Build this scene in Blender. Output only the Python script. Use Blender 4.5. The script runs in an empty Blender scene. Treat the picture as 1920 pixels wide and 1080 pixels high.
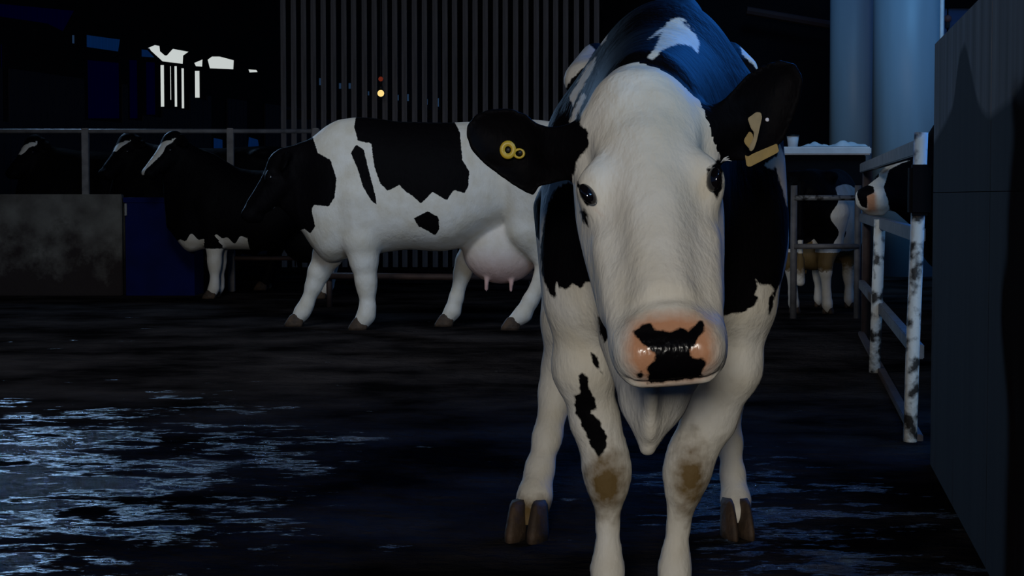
import bpy, bmesh, math, random
import numpy as np
from mathutils import Vector, Matrix

random.seed(7)
rng = np.random.default_rng(7)
C = bpy.context.scene.collection
sc = bpy.context.scene

# ------------------------------------------------------------------ camera
F = 3500.0                       # focal length in pixels of a 1920 wide frame
CAM_Z = 0.926
PITCH = math.atan(174.0 / F)     # horizon sits on row 366
CP, SP = math.cos(PITCH), math.sin(PITCH)
cam = bpy.data.cameras.new('camera')
cam.sensor_width = 36.0
cam.lens = 36.0 * F / 1920.0
cam.clip_end = 400
cam_ob = bpy.data.objects.new('camera', cam)
cam_ob.location = (0, 0, CAM_Z)
cam_ob.rotation_euler = (math.pi / 2 - PITCH, 0, 0)
C.objects.link(cam_ob)
sc.camera = cam_ob

# ------------------------------------------------------------------ view
sc.view_settings.view_transform = 'Standard'
sc.view_settings.look = 'None'
sc.view_settings.gamma = 1.0
sc.view_settings.use_curve_mapping = False
sc.view_settings.exposure = 0.0

# ------------------------------------------------------------------ world: dusk sky, pale at the horizon on the left
def make_world():
    w = bpy.data.worlds.new('dusk_sky'); sc.world = w
    w.use_nodes = True
    nt = w.node_tree; nt.nodes.clear()
    out = nt.nodes.new('ShaderNodeOutputWorld')
    bg = nt.nodes.new('ShaderNodeBackground')
    tc = nt.nodes.new('ShaderNodeTexCoord')
    sep = nt.nodes.new('ShaderNodeSeparateXYZ')
    nt.links.new(tc.outputs['Generated'], sep.inputs[0])
    ramp = nt.nodes.new('ShaderNodeValToRGB')
    nt.links.new(sep.outputs['Z'], ramp.inputs[0])
    e = ramp.color_ramp.elements
    e[0].position = 0.0; e[0].color = (0.62, 0.66, 0.62, 1)
    e[1].position = 1.0; e[1].color = (0.010, 0.035, 0.12, 1)
    m = e.new(0.075); m.color = (0.60, 0.64, 0.62, 1)
    m = e.new(0.13); m.color = (0.16, 0.33, 0.62, 1)
    m = e.new(0.25); m.color = (0.05, 0.12, 0.28, 1)
    # azimuth: the afterglow lies to the left
    dot = nt.nodes.new('ShaderNodeVectorMath'); dot.operation = 'DOT_PRODUCT'
    dot.inputs[1].default_value = (-0.55, 0.83, 0.0)
    nt.links.new(tc.outputs['Generated'], dot.inputs[0])
    mr = nt.nodes.new('ShaderNodeMapRange'); mr.interpolation_type = 'SMOOTHSTEP'
    mr.inputs[1].default_value = 0.55; mr.inputs[2].default_value = 0.98
    nt.links.new(dot.outputs['Value'], mr.inputs[0])
    mix = nt.nodes.new('ShaderNodeMixRGB')
    nt.links.new(mr.outputs[0], mix.inputs[0])
    ramp2 = nt.nodes.new('ShaderNodeValToRGB')
    nt.links.new(sep.outputs['Z'], ramp2.inputs[0])
    e = ramp2.color_ramp.elements
    e[0].position = 0.0; e[0].color = (0.02, 0.06, 0.16, 1)
    e[1].position = 1.0; e[1].color = (0.010, 0.035, 0.12, 1)
    nt.links.new(ramp2.outputs[0], mix.inputs[1])
    nt.links.new(ramp.outputs[0], mix.inputs[2])
    nt.links.new(mix.outputs[0], bg.inputs[0])
    bg.inputs[1].default_value = 1.0
    nt.links.new(bg.outputs[0], out.inputs[0])
make_world()

# ------------------------------------------------------------------ lamps
def area(name, loc, target, size, power, col, spread=180, size_y=None):
    l = bpy.data.lights.new(name, 'AREA'); l.energy = power; l.color = col
    l.shape = 'RECTANGLE'; l.size = size; l.size_y = size_y or size
    l.spread = math.radians(spread)
    o = bpy.data.objects.new(name, l); C.objects.link(o)
    o.location = loc
    o.rotation_euler = (Vector(target) - Vector(loc)).to_track_quat('-Z', 'Y').to_euler()
    return o
area('yard_lamp', (-0.7, -6.0, 2.2), (0.32, 3.5, 0.7), 0.9, 138, (1.0, 0.955, 0.86), 120)
area('walking_cow_fill', (-1.9, 8.2, 4.3), (-0.7, 13.0, 0.7), 1.2, 50, (0.78, 0.88, 1.0), 130)  # added fill above the walking cow; no such lamp hangs there
area('open_side_daylight', (4.6, 0.6, 3.4), (0.4, 3.9, 0.8), 2.5, 85, (0.26, 0.58, 1.0), 120)
area('side_daylight', (2.7, 8.6, 3.6), (0.5, 4.4, 0.9), 2.0, 48, (0.02, 0.23, 1.0), 110)
area('gable_daylight', (-6.1, 21.2, 3.95), (-1.7, 6.0, 0.0), 1.5, 125, (0.34, 0.60, 1.0), 70, 1.0)
area('yard_daylight', (4.0, 12.0, 9.5), (4.6, 22.0, 1.5), 3.0, 104, (0.20, 0.55, 1.0), 90)

# ------------------------------------------------------------------ pixel <-> world
def at(px, py, Y):
    a = (px - 960.0) / F; b = -(py - 540.0) / F
    dy = CP + b * SP; dz = -SP + b * CP
    t = Y / dy
    return np.array([a * t, Y, CAM_Z + dz * t])
def proj(x, y, z):
    zz = z - CAM_Z
    depth = y * CP - zz * SP
    up = y * SP + zz * CP
    return 960.0 + F * x / depth, 540.0 - F * up / depth
def ground(px, py):
    a = (px - 960.0) / F; b = -(py - 540.0) / F
    dy = CP + b * SP; dz = -SP + b * CP
    t = -CAM_Z / dz
    return np.array([a * t, dy * t, 0.0])

# ------------------------------------------------------------------ materials
def srgb(r, g, b):
    f = lambda c: (c / 255 / 12.92) if c / 255 <= 0.04045 else ((c / 255 + 0.055) / 1.055) ** 2.4
    return (f(r), f(g), f(b), 1.0)
def mat(name, col, rough=0.6, var=0.25, scale=8.0, bump=0.15, bscale=40.0, metal=0.0, stretch=(1, 1, 1), col2=None,
        thr=None, spec=0.5, coord='Object'):
    m = bpy.data.materials.new(name); m.use_nodes = True
    nt = m.node_tree; N = nt.nodes; L = nt.links
    b = N['Principled BSDF']
    tc = N.new('ShaderNodeTexCoord'); mp = N.new('ShaderNodeMapping')
    mp.inputs['Scale'].default_value = stretch
    L.new(tc.outputs[coord], mp.inputs[0])
    n1 = N.new('ShaderNodeTexNoise'); n1.inputs['Scale'].default_value = scale; n1.inputs['Detail'].default_value = 6
    L.new(mp.outputs[0], n1.inputs['Vector'])
    r = N.new('ShaderNodeValToRGB')
    lo, hi = thr or (0.3, 0.7)
    r.color_ramp.elements[0].position = lo; r.color_ramp.elements[1].position = hi
    c2 = col2 or tuple(c * (1 - var) for c in col[:3]) + (1,)
    r.color_ramp.elements[0].color = c2; r.color_ramp.elements[1].color = col
    L.new(n1.outputs[0], r.inputs[0]); L.new(r.outputs[0], b.inputs['Base Color'])
    b.inputs['Roughness'].default_value = rough; b.inputs['Metallic'].default_value = metal
    b.inputs['Specular IOR Level'].default_value = spec
    if bump:
        n2 = N.new('ShaderNodeTexNoise'); n2.inputs['Scale'].default_value = bscale; n2.inputs['Detail'].default_value = 4
        L.new(mp.outputs[0], n2.inputs['Vector'])
        bp = N.new('ShaderNodeBump'); bp.inputs['Strength'].default_value = bump; bp.inputs['Distance'].default_value = 0.01
        L.new(n2.outputs[0], bp.inputs['Height']); L.new(bp.outputs[0], b.inputs['Normal'])
    return m

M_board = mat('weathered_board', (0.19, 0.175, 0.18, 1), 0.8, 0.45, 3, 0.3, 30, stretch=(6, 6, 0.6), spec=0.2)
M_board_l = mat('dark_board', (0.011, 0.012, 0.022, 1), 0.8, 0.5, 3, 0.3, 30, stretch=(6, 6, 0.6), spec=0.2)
M_dark = mat('dark_cladding', (0.004, 0.004, 0.006, 1), 0.9, 0.3, 3, 0.1, 20, spec=0.1)
M_roof = mat('roof_sheet', (0.02, 0.02, 0.025, 1), 0.9, 0.3, 3, 0.1, 20, spec=0.1)
M_conc = mat('dirty_concrete', (0.13, 0.125, 0.11, 1), 0.85, 0.55, 5, 0.4, 30, col2=(0.05, 0.043, 0.038, 1))
M_bin = mat('blue_plastic', (0.0008, 0.006, 0.075, 1), 0.7, 0.4, 4, 0.1, 15, spec=0.08)
M_galv = mat('worn_galvanised', (0.20, 0.20, 0.20, 1), 0.55, 0.7, 25, 0.3, 60, metal=0.3, col2=(0.03, 0.026, 0.024, 1), thr=(0.42, 0.55))
M_pipe = mat('grey_pipe', (0.16, 0.15, 0.15, 1), 0.6, 0.5, 12, 0.2, 40)
M_rust = mat('rusty_pipe', (0.07, 0.04, 0.032, 1), 0.7, 0.5, 12, 0.3, 40)
M_white_post = mat('flaking_white_paint', (0.66, 0.66, 0.62, 1), 0.6, 0.8, 14, 0.4, 50, col2=(0.03, 0.026, 0.022, 1), thr=(0.40, 0.52))
M_silo = mat('pale_blue_grp', (0.30, 0.44, 0.55, 1), 0.45, 0.12, 3, 0.05, 10, stretch=(2, 2, 0.3))
M_cloth = mat('pale_sheet', (0.8, 0.82, 0.85, 1), 0.6, 0.2, 8, 0.3, 20)
M_slab = mat('pale_slab', (0.72, 0.72, 0.74, 1), 0.7, 0.2, 8, 0.2, 30)
M_yellow = mat('yellow_tag_plastic', (0.60, 0.40, 0.035, 1), 0.4, 0.25, 40, 0.05, 60)
M_yellow_pale = mat('worn_yellow_plastic', (0.24, 0.18, 0.08, 1), 0.5, 0.25, 40, 0.05, 60)
M_mustard = mat('mustard_tag_plastic', (0.27, 0.17, 0.013, 1), 0.5, 0.3, 40, 0.05, 60)
M_blackp = mat('black_plastic', (0.006, 0.006, 0.006, 1), 0.5, 0.3, 20, 0.05, 40)
M_pin = mat('pale_pin', (0.7, 0.7, 0.8, 1), 0.4, 0.1, 20, 0.0)
M_hoof = mat('muddy_hoof', (0.085, 0.050, 0.028, 1), 0.75, 0.7, 18, 0.5, 50)
M_salmon = mat('salmon_plastic', (0.35, 0.16, 0.13, 1), 0.5, 0.2, 20, 0.05)
M_clad_blue = mat('blue_cladding', (0.05, 0.13, 0.33, 1), 0.6, 0.25, 3, 0.1, 15, stretch=(1, 1, 5))

def eye_mat():
    m = bpy.data.materials.new('wet_dark_eye'); m.use_nodes = True
    b = m.node_tree.nodes['Principled BSDF']
    b.inputs['Base Color'].default_value = (0.004, 0.003, 0.004, 1)
    b.inputs['Roughness'].default_value = 0.06
    return m
M_eye = eye_mat()
def emis(name, col, s):
    m = bpy.data.materials.new(name); m.use_nodes = True
    b = m.node_tree.nodes['Principled BSDF']
    b.inputs['Base Color'].default_value = (0, 0, 0, 1)
    b.inputs['Emission Color'].default_value = col; b.inputs['Emission Strength'].default_value = s
    return m
M_bulb = emis('lit_bulb', (1.0, 0.72, 0.25, 1), 1.0)
M_bulb_red = emis('red_pilot', (0.9, 0.12, 0.05, 1), 0.12)
def translucent(name, col):
    m = bpy.data.materials.new(name); m.use_nodes = True
    nt = m.node_tree; nt.nodes.clear()
    o = nt.nodes.new('ShaderNodeOutputMaterial'); t = nt.nodes.new('ShaderNodeBsdfTranslucent')
    t.inputs[0].default_value = col
    w = nt.nodes.new('ShaderNodeTexWave'); w.inputs['Scale'].default_value = 9
    mx = nt.nodes.new('ShaderNodeMixRGB'); mx.blend_type = 'MULTIPLY'; mx.inputs[0].default_value = 0.35
    mx.inputs[1].default_value = col
    tc = nt.nodes.new('ShaderNodeTexCoord'); nt.links.new(tc.outputs['Object'], w.inputs[0])
    nt.links.new(w.outputs[0], mx.inputs[2]); nt.links.new(mx.outputs[0], t.inputs[0])
    nt.links.new(t.outputs[0], o.inputs[0])
    return m
M_sheet = translucent('translucent_blue_sheet', (0.16, 0.45, 0.80, 1))
M_sheet_pale = translucent('pale_rooflight_sheet', (0.55, 0.75, 0.95, 1))
M_sheet_dim = translucent('deep_blue_sheet', (0.008, 0.022, 0.30, 1))

def floor_mat():
    m = bpy.data.materials.new('wet_slurry_concrete'); m.use_nodes = True
    nt = m.node_tree; N = nt.nodes; L = nt.links; b = N['Principled BSDF']
    tc = N.new('ShaderNodeTexCoord')
    def noise(scale, detail=5, st=(1, 1, 1), rough=0.5):
        mp = N.new('ShaderNodeMapping'); mp.inputs['Scale'].default_value = st
        L.new(tc.outputs['Object'], mp.inputs[0])
        n = N.new('ShaderNodeTexNoise'); n.inputs['Scale'].default_value = scale
        n.inputs['Detail'].default_value = detail; n.inputs['Roughness'].default_value = rough
        L.new(mp.outputs[0], n.inputs['Vector']); return n
    def rng_(src, a, b_, c, d):
        r = N.new('ShaderNodeMapRange'); r.inputs[1].default_value = a; r.inputs[2].default_value = b_
        r.inputs[3].default_value = c; r.inputs[4].default_value = d; L.new(src, r.inputs[0]); return r.outputs[0]
    def zone(c, sc_):
        v = N.new('ShaderNodeVectorMath'); v.operation = 'SUBTRACT'; v.inputs[1].default_value = c; L.new(tc.outputs['Object'], v.inputs[0])
        w = N.new('ShaderNodeVectorMath'); w.operation = 'MULTIPLY'; w.inputs[1].default_value = sc_; L.new(v.outputs[0], w.inputs[0])
        l = N.new('ShaderNodeVectorMath'); l.operation = 'LENGTH'; L.new(w.outputs[0], l.inputs[0])
        return l.outputs['Value']
    def math_(op, a, b_):
        n = N.new('ShaderNodeMath'); n.operation = op; n.use_clamp = False
        for i, q in enumerate((a, b_)):
            if isinstance(q, float): n.inputs[i].default_value = q
            else: L.new(q, n.inputs[i])
        return n.outputs[0]
    big = noise(1.3, 8, (1, 1, 1), 0.6)
    med = noise(7, 8, (0.6, 1.1, 1), 0.72)
    # standing wet: a large slick on the left, a lesser one beside the near cow, odd patches elsewhere
    near = math_('MAXIMUM', rng_(zone((-1.75, 5.9, 0), (0.80, 0.36, 0)), 0.15, 1.35, 0.14, -0.16), rng_(zone((0.75, 5.4, 0), (1.5, 0.55, 0)), 0.2, 1.2, 0.06, -0.18))
    wetv = math_('ADD', math_('ADD', med.outputs[0], near), rng_(noise(1.9, 3).outputs[0], 0.35, 0.65, -0.09, 0.07))
    wet = rng_(wetv, 0.53, 0.60, 0.0, 1.0)
    r = N.new('ShaderNodeValToRGB'); L.new(big.outputs[0], r.inputs[0])
    r.color_ramp.elements[0].position = 0.38; r.color_ramp.elements[1].position = 0.66
    r.color_ramp.elements[0].color = (0.005, 0.0045, 0.005, 1); r.color_ramp.elements[1].color = (0.046, 0.038, 0.036, 1)
    L.new(r.outputs[0], b.inputs['Base Color'])
    L.new(rng_(wet, 0.0, 1.0, 0.75, 0.08), b.inputs['Roughness'])
    L.new(rng_(wet, 0.0, 1.0, 0.0, 0.7), b.inputs['Specular IOR Level'])
    fine = noise(20, 6, (0.8, 1, 1), 0.6); lump = noise(5.5, 4, (0.7, 1, 1))
    add = N.new('ShaderNodeMath'); add.operation = 'MULTIPLY_ADD'; add.inputs[1].default_value = 2.5
    L.new(lump.outputs[0], add.inputs[0]); L.new(fine.outputs[0], add.inputs[2])
    bp = N.new('ShaderNodeBump'); bp.inputs['Strength'].default_value = 1.0; bp.inputs['Distance'].default_value = 0.060
    L.new(add.outputs[0], bp.inputs['Height']); L.new(bp.outputs[0], b.inputs['Normal'])
    return m
M_floor = floor_mat()

def wall_right_mat():
    m = bpy.data.materials.new('stained_concrete_panel'); m.use_nodes = True
    nt = m.node_tree; N = nt.nodes; L = nt.links; b = N['Principled BSDF']
    geo = N.new('ShaderNodeNewGeometry'); sep = N.new('ShaderNodeSeparateXYZ'); L.new(geo.outputs['Position'], sep.inputs[0])
    mp = N.new('ShaderNodeMapping'); mp.inputs['Scale'].default_value = (5, 5, 0.35); L.new(geo.outputs['Position'], mp.inputs[0])
    n = N.new('ShaderNodeTexNoise'); n.inputs['Scale'].default_value = 2; n.inputs['Detail'].default_value = 7; L.new(mp.outputs[0], n.inputs['Vector'])
    r = N.new('ShaderNodeValToRGB'); L.new(n.outputs[0], r.inputs[0])
    r.color_ramp.elements[0].position = 0.3; r.color_ramp.elements[1].position = 0.75
    r.color_ramp.elements[0].color = (0.17, 0.15, 0.14, 1); r.color_ramp.elements[1].color = (0.38, 0.335, 0.31, 1)
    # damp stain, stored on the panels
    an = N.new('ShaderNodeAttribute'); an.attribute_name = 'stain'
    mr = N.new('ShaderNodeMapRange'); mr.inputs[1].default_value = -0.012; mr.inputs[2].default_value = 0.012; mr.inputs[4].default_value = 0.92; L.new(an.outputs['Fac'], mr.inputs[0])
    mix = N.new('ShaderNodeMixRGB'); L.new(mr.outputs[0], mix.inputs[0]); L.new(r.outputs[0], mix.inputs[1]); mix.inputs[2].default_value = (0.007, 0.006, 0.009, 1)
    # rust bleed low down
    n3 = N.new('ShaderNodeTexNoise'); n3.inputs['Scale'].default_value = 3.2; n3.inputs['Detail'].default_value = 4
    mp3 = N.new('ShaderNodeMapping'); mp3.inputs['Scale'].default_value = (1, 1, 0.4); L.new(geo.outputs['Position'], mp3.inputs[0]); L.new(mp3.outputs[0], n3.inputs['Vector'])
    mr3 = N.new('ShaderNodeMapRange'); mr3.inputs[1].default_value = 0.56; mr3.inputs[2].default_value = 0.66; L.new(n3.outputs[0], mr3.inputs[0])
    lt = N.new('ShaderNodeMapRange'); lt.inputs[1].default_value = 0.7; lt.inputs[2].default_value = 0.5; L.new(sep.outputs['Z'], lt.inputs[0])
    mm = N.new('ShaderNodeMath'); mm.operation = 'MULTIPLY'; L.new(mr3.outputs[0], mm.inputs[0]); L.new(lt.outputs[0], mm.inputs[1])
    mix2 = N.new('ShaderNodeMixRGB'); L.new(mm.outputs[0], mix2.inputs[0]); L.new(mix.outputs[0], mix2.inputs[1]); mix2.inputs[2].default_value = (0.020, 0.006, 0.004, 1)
    L.new(mix2.outputs[0], b.inputs['Base Color'])
    b.inputs['Roughness'].default_value = 0.85; b.inputs['Specular IOR Level'].default_value = 0.15
    return m
M_wall_r = wall_right_mat()

def coat_mat(name='cow_coat', white=(0.74, 0.71, 0.65, 1)):
    """Coat: white ground, black where the 'black' attribute (metres inside a marking) is positive, skin pink and mud by attribute."""
    m = bpy.data.materials.new(name); m.use_nodes = True
    nt = m.node_tree; N = nt.nodes; L = nt.links; b = N['Principled BSDF']
    def attr(a):
        n = N.new('ShaderNodeAttribute'); n.attribute_name = a; return n.outputs['Fac']
    tc = N.new('ShaderNodeTexCoord')
    edge = N.new('ShaderNodeTexNoise'); edge.inputs['Scale'].default_value = 70; edge.inputs['Detail'].default_value = 3
    L.new(tc.outputs['Object'], edge.inputs['Vector'])
    e = N.new('ShaderNodeMath'); e.operation = 'MULTIPLY_ADD'; e.inputs[1].default_value = 0.012; e.inputs[2].default_value = -0.006
    L.new(edge.outputs[0], e.inputs[0])
    def mask(a, lo, hi, noisy=True):
        src = attr(a)
        if noisy:
            s = N.new('ShaderNodeMath'); s.operation = 'ADD'; L.new(src, s.inputs[0]); L.new(e.outputs[0], s.inputs[1]); src = s.outputs[0]
        if a == 'mud':
            bn = N.new('ShaderNodeTexNoise'); bn.inputs['Scale'].default_value = 38; bn.inputs['Detail'].default_value = 5; L.new(tc.outputs['Object'], bn.inputs['Vector'])
            s2 = N.new('ShaderNodeMath'); s2.operation = 'MULTIPLY_ADD'; s2.inputs[1].default_value = 0.05; L.new(bn.outputs[0], s2.inputs[0])
            s3 = N.new('ShaderNodeMath'); s3.operation = 'SUBTRACT'; L.new(src, s3.inputs[0]); s3.inputs[1].default_value = 0.024; L.new(s3.outputs[0], s2.inputs[2]); src = s2.outputs[0]
        mr = N.new('ShaderNodeMapRange'); mr.inputs[1].default_value = lo; mr.inputs[2].default_value = hi
        L.new(src, mr.inputs[0]); return mr.outputs[0]
    big = N.new('ShaderNodeTexNoise'); big.inputs['Scale'].default_value = 9; big.inputs['Detail'].default_value = 5
    L.new(tc.outputs['Object'], big.inputs['Vector'])
    r = N.new('ShaderNodeValToRGB'); L.new(big.outputs[0], r.inputs[0])
    r.color_ramp.elements[0].position = 0.3; r.color_ramp.elements[1].position = 0.65
    r.color_ramp.elements[0].color = tuple(c * f for c, f in zip(white, (0.86, 0.82, 0.74))) + (1,)
    r.color_ramp.elements[1].color = white
    cur = r.outputs[0]
    for a, col, lo, hi, noisy in (('pink', (0.55, 0.27, 0.15, 1), -0.012, 0.014, True),
                                  ('rose', (0.62, 0.36, 0.33, 1), 0.0, 1.0, False),
                                  ('mud', (0.15, 0.095, 0.035, 1), -0.018, 0.022, True),
                                  ('black', (0.0026, 0.0022, 0.0030, 1), -0.0018, 0.0018, True)):
        blk = mask(a, lo, hi, noisy); mx = N.new('ShaderNodeMixRGB'); L.new(blk, mx.inputs[0]); L.new(cur, mx.inputs[1]); mx.inputs[2].default_value = col
        cur = mx.outputs[0]
    L.new(cur, b.inputs['Base Color'])
    rm = N.new('ShaderNodeMapRange'); rm.inputs[3].default_value = 0.62; rm.inputs[4].default_value = 0.2
    L.new(mask('wet', 0.0, 0.012, False), rm.inputs[0]); L.new(rm.outputs[0], b.inputs['Roughness'])
    sp = N.new('ShaderNodeMapRange'); sp.inputs[3].default_value = 0.18; sp.inputs[4].default_value = 0.5
    L.new(mask('wet', 0.0, 0.012, False), sp.inputs[0])
    sb = N.new('ShaderNodeMapRange'); sb.inputs[3].default_value = 1.0; sb.inputs[4].default_value = 0.22
    L.new(blk, sb.inputs[0]); sm = N.new('ShaderNodeMath'); sm.operation = 'MULTIPLY'
    L.new(sp.outputs[0], sm.inputs[0]); L.new(sb.outputs[0], sm.inputs[1]); L.new(sm.outputs[0], b.inputs['Specular IOR Level'])
    mp = N.new('ShaderNodeMapping'); mp.inputs['Scale'].default_value = (1, 1, 0.25); L.new(tc.outputs['Object'], mp.inputs[0])
    fur = N.new('ShaderNodeTexNoise'); fur.inputs['Scale'].default_value = 130; fur.inputs['Detail'].default_value = 3
    L.new(mp.outputs[0], fur.inputs['Vector'])
    bp = N.new('ShaderNodeBump'); bp.inputs['Strength'].default_value = 0.22; bp.inputs['Distance'].default_value = 0.004
    fold = N.new('ShaderNodeTexNoise'); fold.inputs['Scale'].default_value = 15; fold.inputs['Detail'].default_value = 4; fold.inputs['Roughness'].default_value = 0.6
    mpf = N.new('ShaderNodeMapping'); mpf.inputs['Scale'].default_value = (1, 1, 0.6); L.new(tc.outputs['Object'], mpf.inputs[0]); L.new(mpf.outputs[0], fold.inputs['Vector'])
    bf = N.new('ShaderNodeBump'); bf.inputs['Strength'].default_value = 0.42; bf.inputs['Distance'].default_value = 0.02
    L.new(fold.outputs[0], bf.inputs['Height']); L.new(bf.outputs[0], bp.inputs['Normal'])
    L.new(fur.outputs[0], bp.inputs['Height']); L.new(bp.outputs[0], b.inputs['Normal'])
    return m
M_coat = coat_mat()

# ------------------------------------------------------------------ object helpers
def link(o, parent=None):
    C.objects.link(o)
    if parent is not None: o.parent = parent
    return o
def tag(o, label=None, cat=None, group=None, kind=None):
    if label: o['label'] = label
    if cat: o['category'] = cat
    if group: o['group'] = group
    if kind: o['kind'] = kind
    return o
def empty(name, loc=(0, 0, 0), rz=0):
    o = bpy.data.objects.new(name, None); o.location = loc; o.rotation_euler = (0, 0, rz); o.empty_display_size = 0.1
    return link(o)
def mesh_ob(name, bm, m, parent=None, smooth=False, loc=None):
    me = bpy.data.meshes.new(name); bm.to_mesh(me); bm.free()
    if smooth:
        for p in me.polygons: p.use_smooth = True
    me.materials.append(m)
    o = bpy.data.objects.new(name, me)
    if loc is not None: o.location = loc
    link(o, parent)
    return o
def box_bm(x0, x1, y0, y1, z0, z1, bev=0.0, bm=None):
    own = bm is None
    bm = bm or bmesh.new()
    r = bmesh.ops.create_cube(bm, size=1.0)
    for v in r['verts']:
        v.co = Vector(((x0 + x1) / 2 + v.co.x * (x1 - x0), (y0 + y1) / 2 + v.co.y * (y1 - y0), (z0 + z1) / 2 + v.co.z * (z1 - z0)))
    if bev and own:
        bmesh.ops.bevel(bm, geom=bm.edges[:], offset=bev, segments=2, affect='EDGES')
    return bm
def tube_bm(pts, radii, seg=12, bm=None, caps=True):
    bm = bm or bmesh.new()
    pts = [Vector(p) for p in pts]
    if not hasattr(radii, '__len__'): radii = [radii] * len(pts)
    rings = []
    up = None
    for i, p in enumerate(pts):
        d = (pts[min(i + 1, len(pts) - 1)] - pts[max(i - 1, 0)]).normalized()
        if up is None: up = d.orthogonal().normalized()
        up = (up - d * up.dot(d)).normalized(); s = d.cross(up)
        rings.append([bm.verts.new(p + (up * math.cos(a) + s * math.sin(a)) * radii[i]) for a in [2 * math.pi * k / seg for k in range(seg)]])
    for a, b in zip(rings, rings[1:]):
        for k in range(seg): bm.faces.new((a[k], a[(k + 1) % seg], b[(k + 1) % seg], b[k]))
    if caps:
        bm.faces.new(rings[0][::-1]); bm.faces.new(rings[-1])
    return bm

# ------------------------------------------------------------------ implicit surfaces (for the animals)
def cap(a, b, ra, rb, k=0.03, s=(1, 1, 1), g='body', op='+'):
    a = np.asarray(a, float); b = np.asarray(b, float); s = np.asarray(s, float)
    A = a / s; BA = (b - a) / s; L2 = float(BA @ BA) + 1e-12; ms = float(s.min())
    def f(x, y, z):
        px, py, pz = x / s[0] - A[0], y / s[1] - A[1], z / s[2] - A[2]
        h = np.clip((px * BA[0] + py * BA[1] + pz * BA[2]) / L2, 0, 1)
        return (np.sqrt((px - BA[0] * h) ** 2 + (py - BA[1] * h) ** 2 + (pz - BA[2] * h) ** 2) - (ra + (rb - ra) * h)) * ms
    R = max(ra, rb) * s
    return dict(f=f, lo=np.minimum(a, b) - R, hi=np.maximum(a, b) + R, k=k, g=g, op=op)
def ell(c, r, k=0.03, R=None, g='body', op='+'):
    c = np.asarray(c, float); r = np.asarray(r, float)
    R = np.eye(3) if R is None else np.asarray(R, float)     # rows are the axes
    def f(x, y, z):
        dx, dy, dz = x - c[0], y - c[1], z - c[2]
        q = [(R[i, 0] * dx + R[i, 1] * dy + R[i, 2] * dz) for i in range(3)]
        n = np.sqrt(sum((q[i] / r[i]) ** 2 for i in range(3)))
        gq = np.sqrt(sum((q[i] / r[i] ** 2) ** 2 for i in range(3))) + 1e-6
        return n * (n - 1) / gq
    ext = np.sqrt(((R * r[:, None]) ** 2).sum(0))
    return dict(f=f, lo=c - ext, hi=c + ext, k=k, g=g, op=op)
def rbox(c, h, r, k=0.03, R=None, g='body'):
    c = np.asarray(c, float); h = np.asarray(h, float) - r
    R = np.eye(3) if R is None else np.asarray(R, float)
    def f(x, y, z):
        dx, dy, dz = x - c[0], y - c[1], z - c[2]
        q = [np.abs(R[i, 0] * dx + R[i, 1] * dy + R[i, 2] * dz) - h[i] for i in range(3)]
        return np.sqrt(sum(np.maximum(v, 0) ** 2 for v in q)) + np.minimum(np.maximum(np.maximum(q[0], q[1]), q[2]), 0) - r
    ext = np.abs(R * (h + r)[:, None]).sum(0)
    return dict(f=f, lo=c - ext, hi=c + ext, k=k, g=g, op='+')
def hermite(ts, vs, n=200):
    ts = np.asarray(ts, float); vs = np.asarray(vs, float)
    m = np.gradient(vs, ts)
    x = np.linspace(ts[0], ts[-1], n); i = np.clip(np.searchsorted(ts, x) - 1, 0, len(ts) - 2)
    h = ts[i + 1] - ts[i]; t = (x - ts[i]) / h
    return x, ((2 * t ** 3 - 3 * t ** 2 + 1) * vs[i] + (t ** 3 - 2 * t ** 2 + t) * h * m[i] + (-2 * t ** 3 + 3 * t ** 2) * vs[i + 1] + (t ** 3 - t ** 2) * h * m[i + 1])
def loft(O, U, V, W, st, e=2.0, tp=0.0, k=0.03, g='body'):
    """st rows: t, cu, cv, ru, rv along W; superellipse of exponent e; tp narrows the side towards +V."""
    O, U, V, W = [np.asarray(q, float) for q in (O, U, V, W)]
    st = np.asarray(st, float)
    cols = [hermite(st[:, 0], st[:, i]) for i in range(1, 5)]
    t0, t1 = st[0, 0], st[-1, 0]
    def f(x, y, z):
        dx, dy, dz = x - O[0], y - O[1], z - O[2]
        t = dx * W[0] + dy * W[1] + dz * W[2]; u = dx * U[0] + dy * U[1] + dz * U[2]; v = dx * V[0] + dy * V[1] + dz * V[2]
        tc = np.clip(t, t0, t1)
        cu, cv, ru, rv = [np.interp(tc, c[0], c[1]) for c in cols]
        vn = (v - cv) / rv
        ru2 = ru * (1 - tp * np.clip(vn, -1.2, 1.2))
        n = (np.abs((u - cu) / ru2) ** e + np.abs(vn) ** e) ** (1 / e)
        d = (n - 1) * np.minimum(ru2, rv)
        tt = np.abs(t - tc)
        return np.where(tt > 0, np.sqrt(np.maximum(d, 0) ** 2 + tt ** 2), d)
    R = max(st[:, 3].max(), st[:, 4].max()) * 1.3 + np.abs(st[:, 1:3]).max()
    pts = np.array([O + W * t0 + V * st[0, 2], O + W * t1 + V * st[-1, 2], O + W * t0, O + W * t1])
    return dict(f=f, lo=pts.min(0) - R, hi=pts.max(0) + R, k=k, g=g, op='+')
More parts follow.
